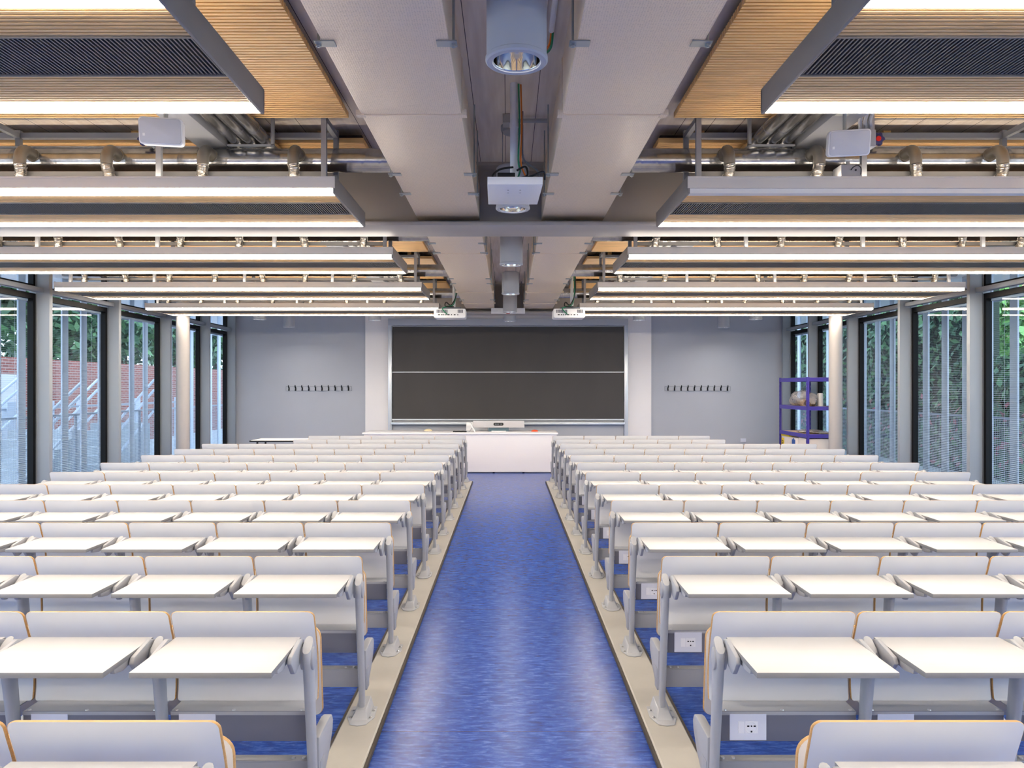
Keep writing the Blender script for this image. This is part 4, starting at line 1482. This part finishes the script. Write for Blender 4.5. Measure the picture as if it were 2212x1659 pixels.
def leaves(mb, c, r, n, size, rr, nm=2, shell=0.55):
    for _ in range(n):
        while True:
            p = Vector((rr.uniform(-1, 1), rr.uniform(-1, 1), rr.uniform(-1, 1)))
            if shell < p.length < 1:
                break
        q = Vector((c[0] + p.x * r[0], c[1] + p.y * r[1], c[2] + p.z * r[2]))
        nrm = (p + Vector((rr.uniform(-1, 1), rr.uniform(-1, 1), rr.uniform(-1, 1))) * 0.8 + Vector((0, 0, 0.4))).normalized()
        t = nrm.cross(Vector((rr.uniform(-1, 1), rr.uniform(-1, 1), rr.uniform(-1, 1)))).normalized()
        w = nrm.cross(t)
        k = size * rr.uniform(0.6, 1.3)
        mb.add([q - t * k, q + w * k * 0.45, q + t * k, q - w * k * 0.45], [(0, 1, 2, 3)], rr.randrange(nm))


def tree(x, y, h, r, n, mats, label, group, seed, size=0.16):
    rr = random.Random(seed)
    root = thing('tree', label, 'tree', (x, y, -0.22), group)
    t = MB()
    t.tube([(x, y, -0.22), (x + 0.1, y, h * 0.35), (x, y + 0.1, h * 0.7)], 0.15, 8, radii=[0.2, 0.15, 0.08])
    t.build('trunk', ['bark'], root)
    c = MB()
    for k in range(7):
        a = rr.uniform(0, 6.28)
        q = rr.uniform(0, 0.6) * r
        leaves(c, (x + q * math.cos(a), y + q * math.sin(a), h * rr.uniform(0.45, 0.85)), (r * 0.75, r * 0.75, h * 0.24), n // 7, size, rr, len(mats))
    c.build('crown', mats, root, recalc=False)


for i, (u, y, h, r) in enumerate(((15.0, 14, 7.5, 2.4), (15.5, 18, 7.0, 2.5), (15.2, 22, 7.8, 2.6), (15.6, 26.5, 7.2, 2.6), (16.0, 31, 7.5, 2.8), (16, 36, 7.5, 2.8), (16.5, 42, 8, 3), (16.5, 49, 8, 3.2), (16.5, 57, 8.5, 3.4))):
    tree(X(-1, u), y, h, r, 4600, ['leaf_dark', 'leaf_mid', 'leaf_dark'], 'dark green tree behind the brick wall, %s from the left' % ORD[i + 1], 'trees behind the brick wall', 40 + i, 0.21)

# right side: ivy-covered wall
m_ = MB(); m_.box(X(1, 10.1), X(1, 10.4), 15.9, 60, -0.22, 5.2); m_.box(X(1, 10.1), X(1, 10.4), 9, 15.9, -0.22, 2.3)
o = m_.build('ivy_wall', ['hedge_core']); tag(o, 'dark garden wall under ivy outside the right windows', 'wall', kind='structure')
rr = random.Random(77)
m_ = MB()
for _ in range(24000):
    y = 9.2 + 44 * rr.random() ** 1.5
    top = 5.3 if y > 15.8 else 2.3
    z = rr.uniform(-0.2, top)
    q = Vector((X(1, 10.1 - abs(rr.gauss(0, 0.13)) - 0.01), y, z))
    nrm = Vector((-1, rr.uniform(-0.9, 0.9), rr.uniform(-0.5, 1.0))).normalized()
    t = nrm.cross(Vector((rr.uniform(-1, 1), rr.uniform(-1, 1), rr.uniform(-1, 1)))).normalized()
    w = nrm.cross(t)
    k = 0.10 * rr.uniform(0.6, 1.3)
    mi = rr.randrange(3)
    if z < 1.5 and rr.random() < 0.10:
        mi = 3
    m_.add([q - t * k, q + w * k * 0.5, q + t * k, q - w * k * 0.5], [(0, 1, 2, 3)], mi)
o = m_.build('ivy', ['leaf_dark', 'leaf_mid', 'leaf_dark', 'leaf_pink'], recalc=False)
tag(o, 'dense ivy on the garden wall outside the right windows', 'ivy', kind='stuff')
for i, (u, y, h, r) in enumerate(((12.6, 17.6, 5.4, 1.5), (12.9, 20.2, 4.2, 1.6))):
    tree(X(1, u), y, h, r, 2600, ['leaf_sunlit', 'leaf_mid', 'leaf_sunlit'], 'green tree with painted sunlight beyond the ivy wall, %s one' % ('nearer' if i == 0 else 'farther'), 'sunlit-coloured trees outside right', 60 + i, 0.13)
root = thing('apartment_house', 'pinkish house seen through the nearest right window', 'building', (X(1, 24), 26, -0.22))
m_ = MB(); m_.box(X(1, 22), X(1, 34), 20, 40, -0.22, 9.5); m_.build('house_wall', ['render_pink'], root)
for k in range(3):
    for j in range(6):
        m_ = MB(); m_.box(X(1, 21.95), X(1, 22.02), 21 + j * 3.0, 22.2 + j * 3.0, 1.0 + k * 3, 2.8 + k * 3); m_.build('window', ['post_white'], root)
m_ = MB(); m_.prism([(X(1, 21.5), 9.5), (X(1, 34.5), 9.5), (X(1, 28), 12)], 19.5, 40.5, 'y'); m_.build('roof', ['brick'], root)
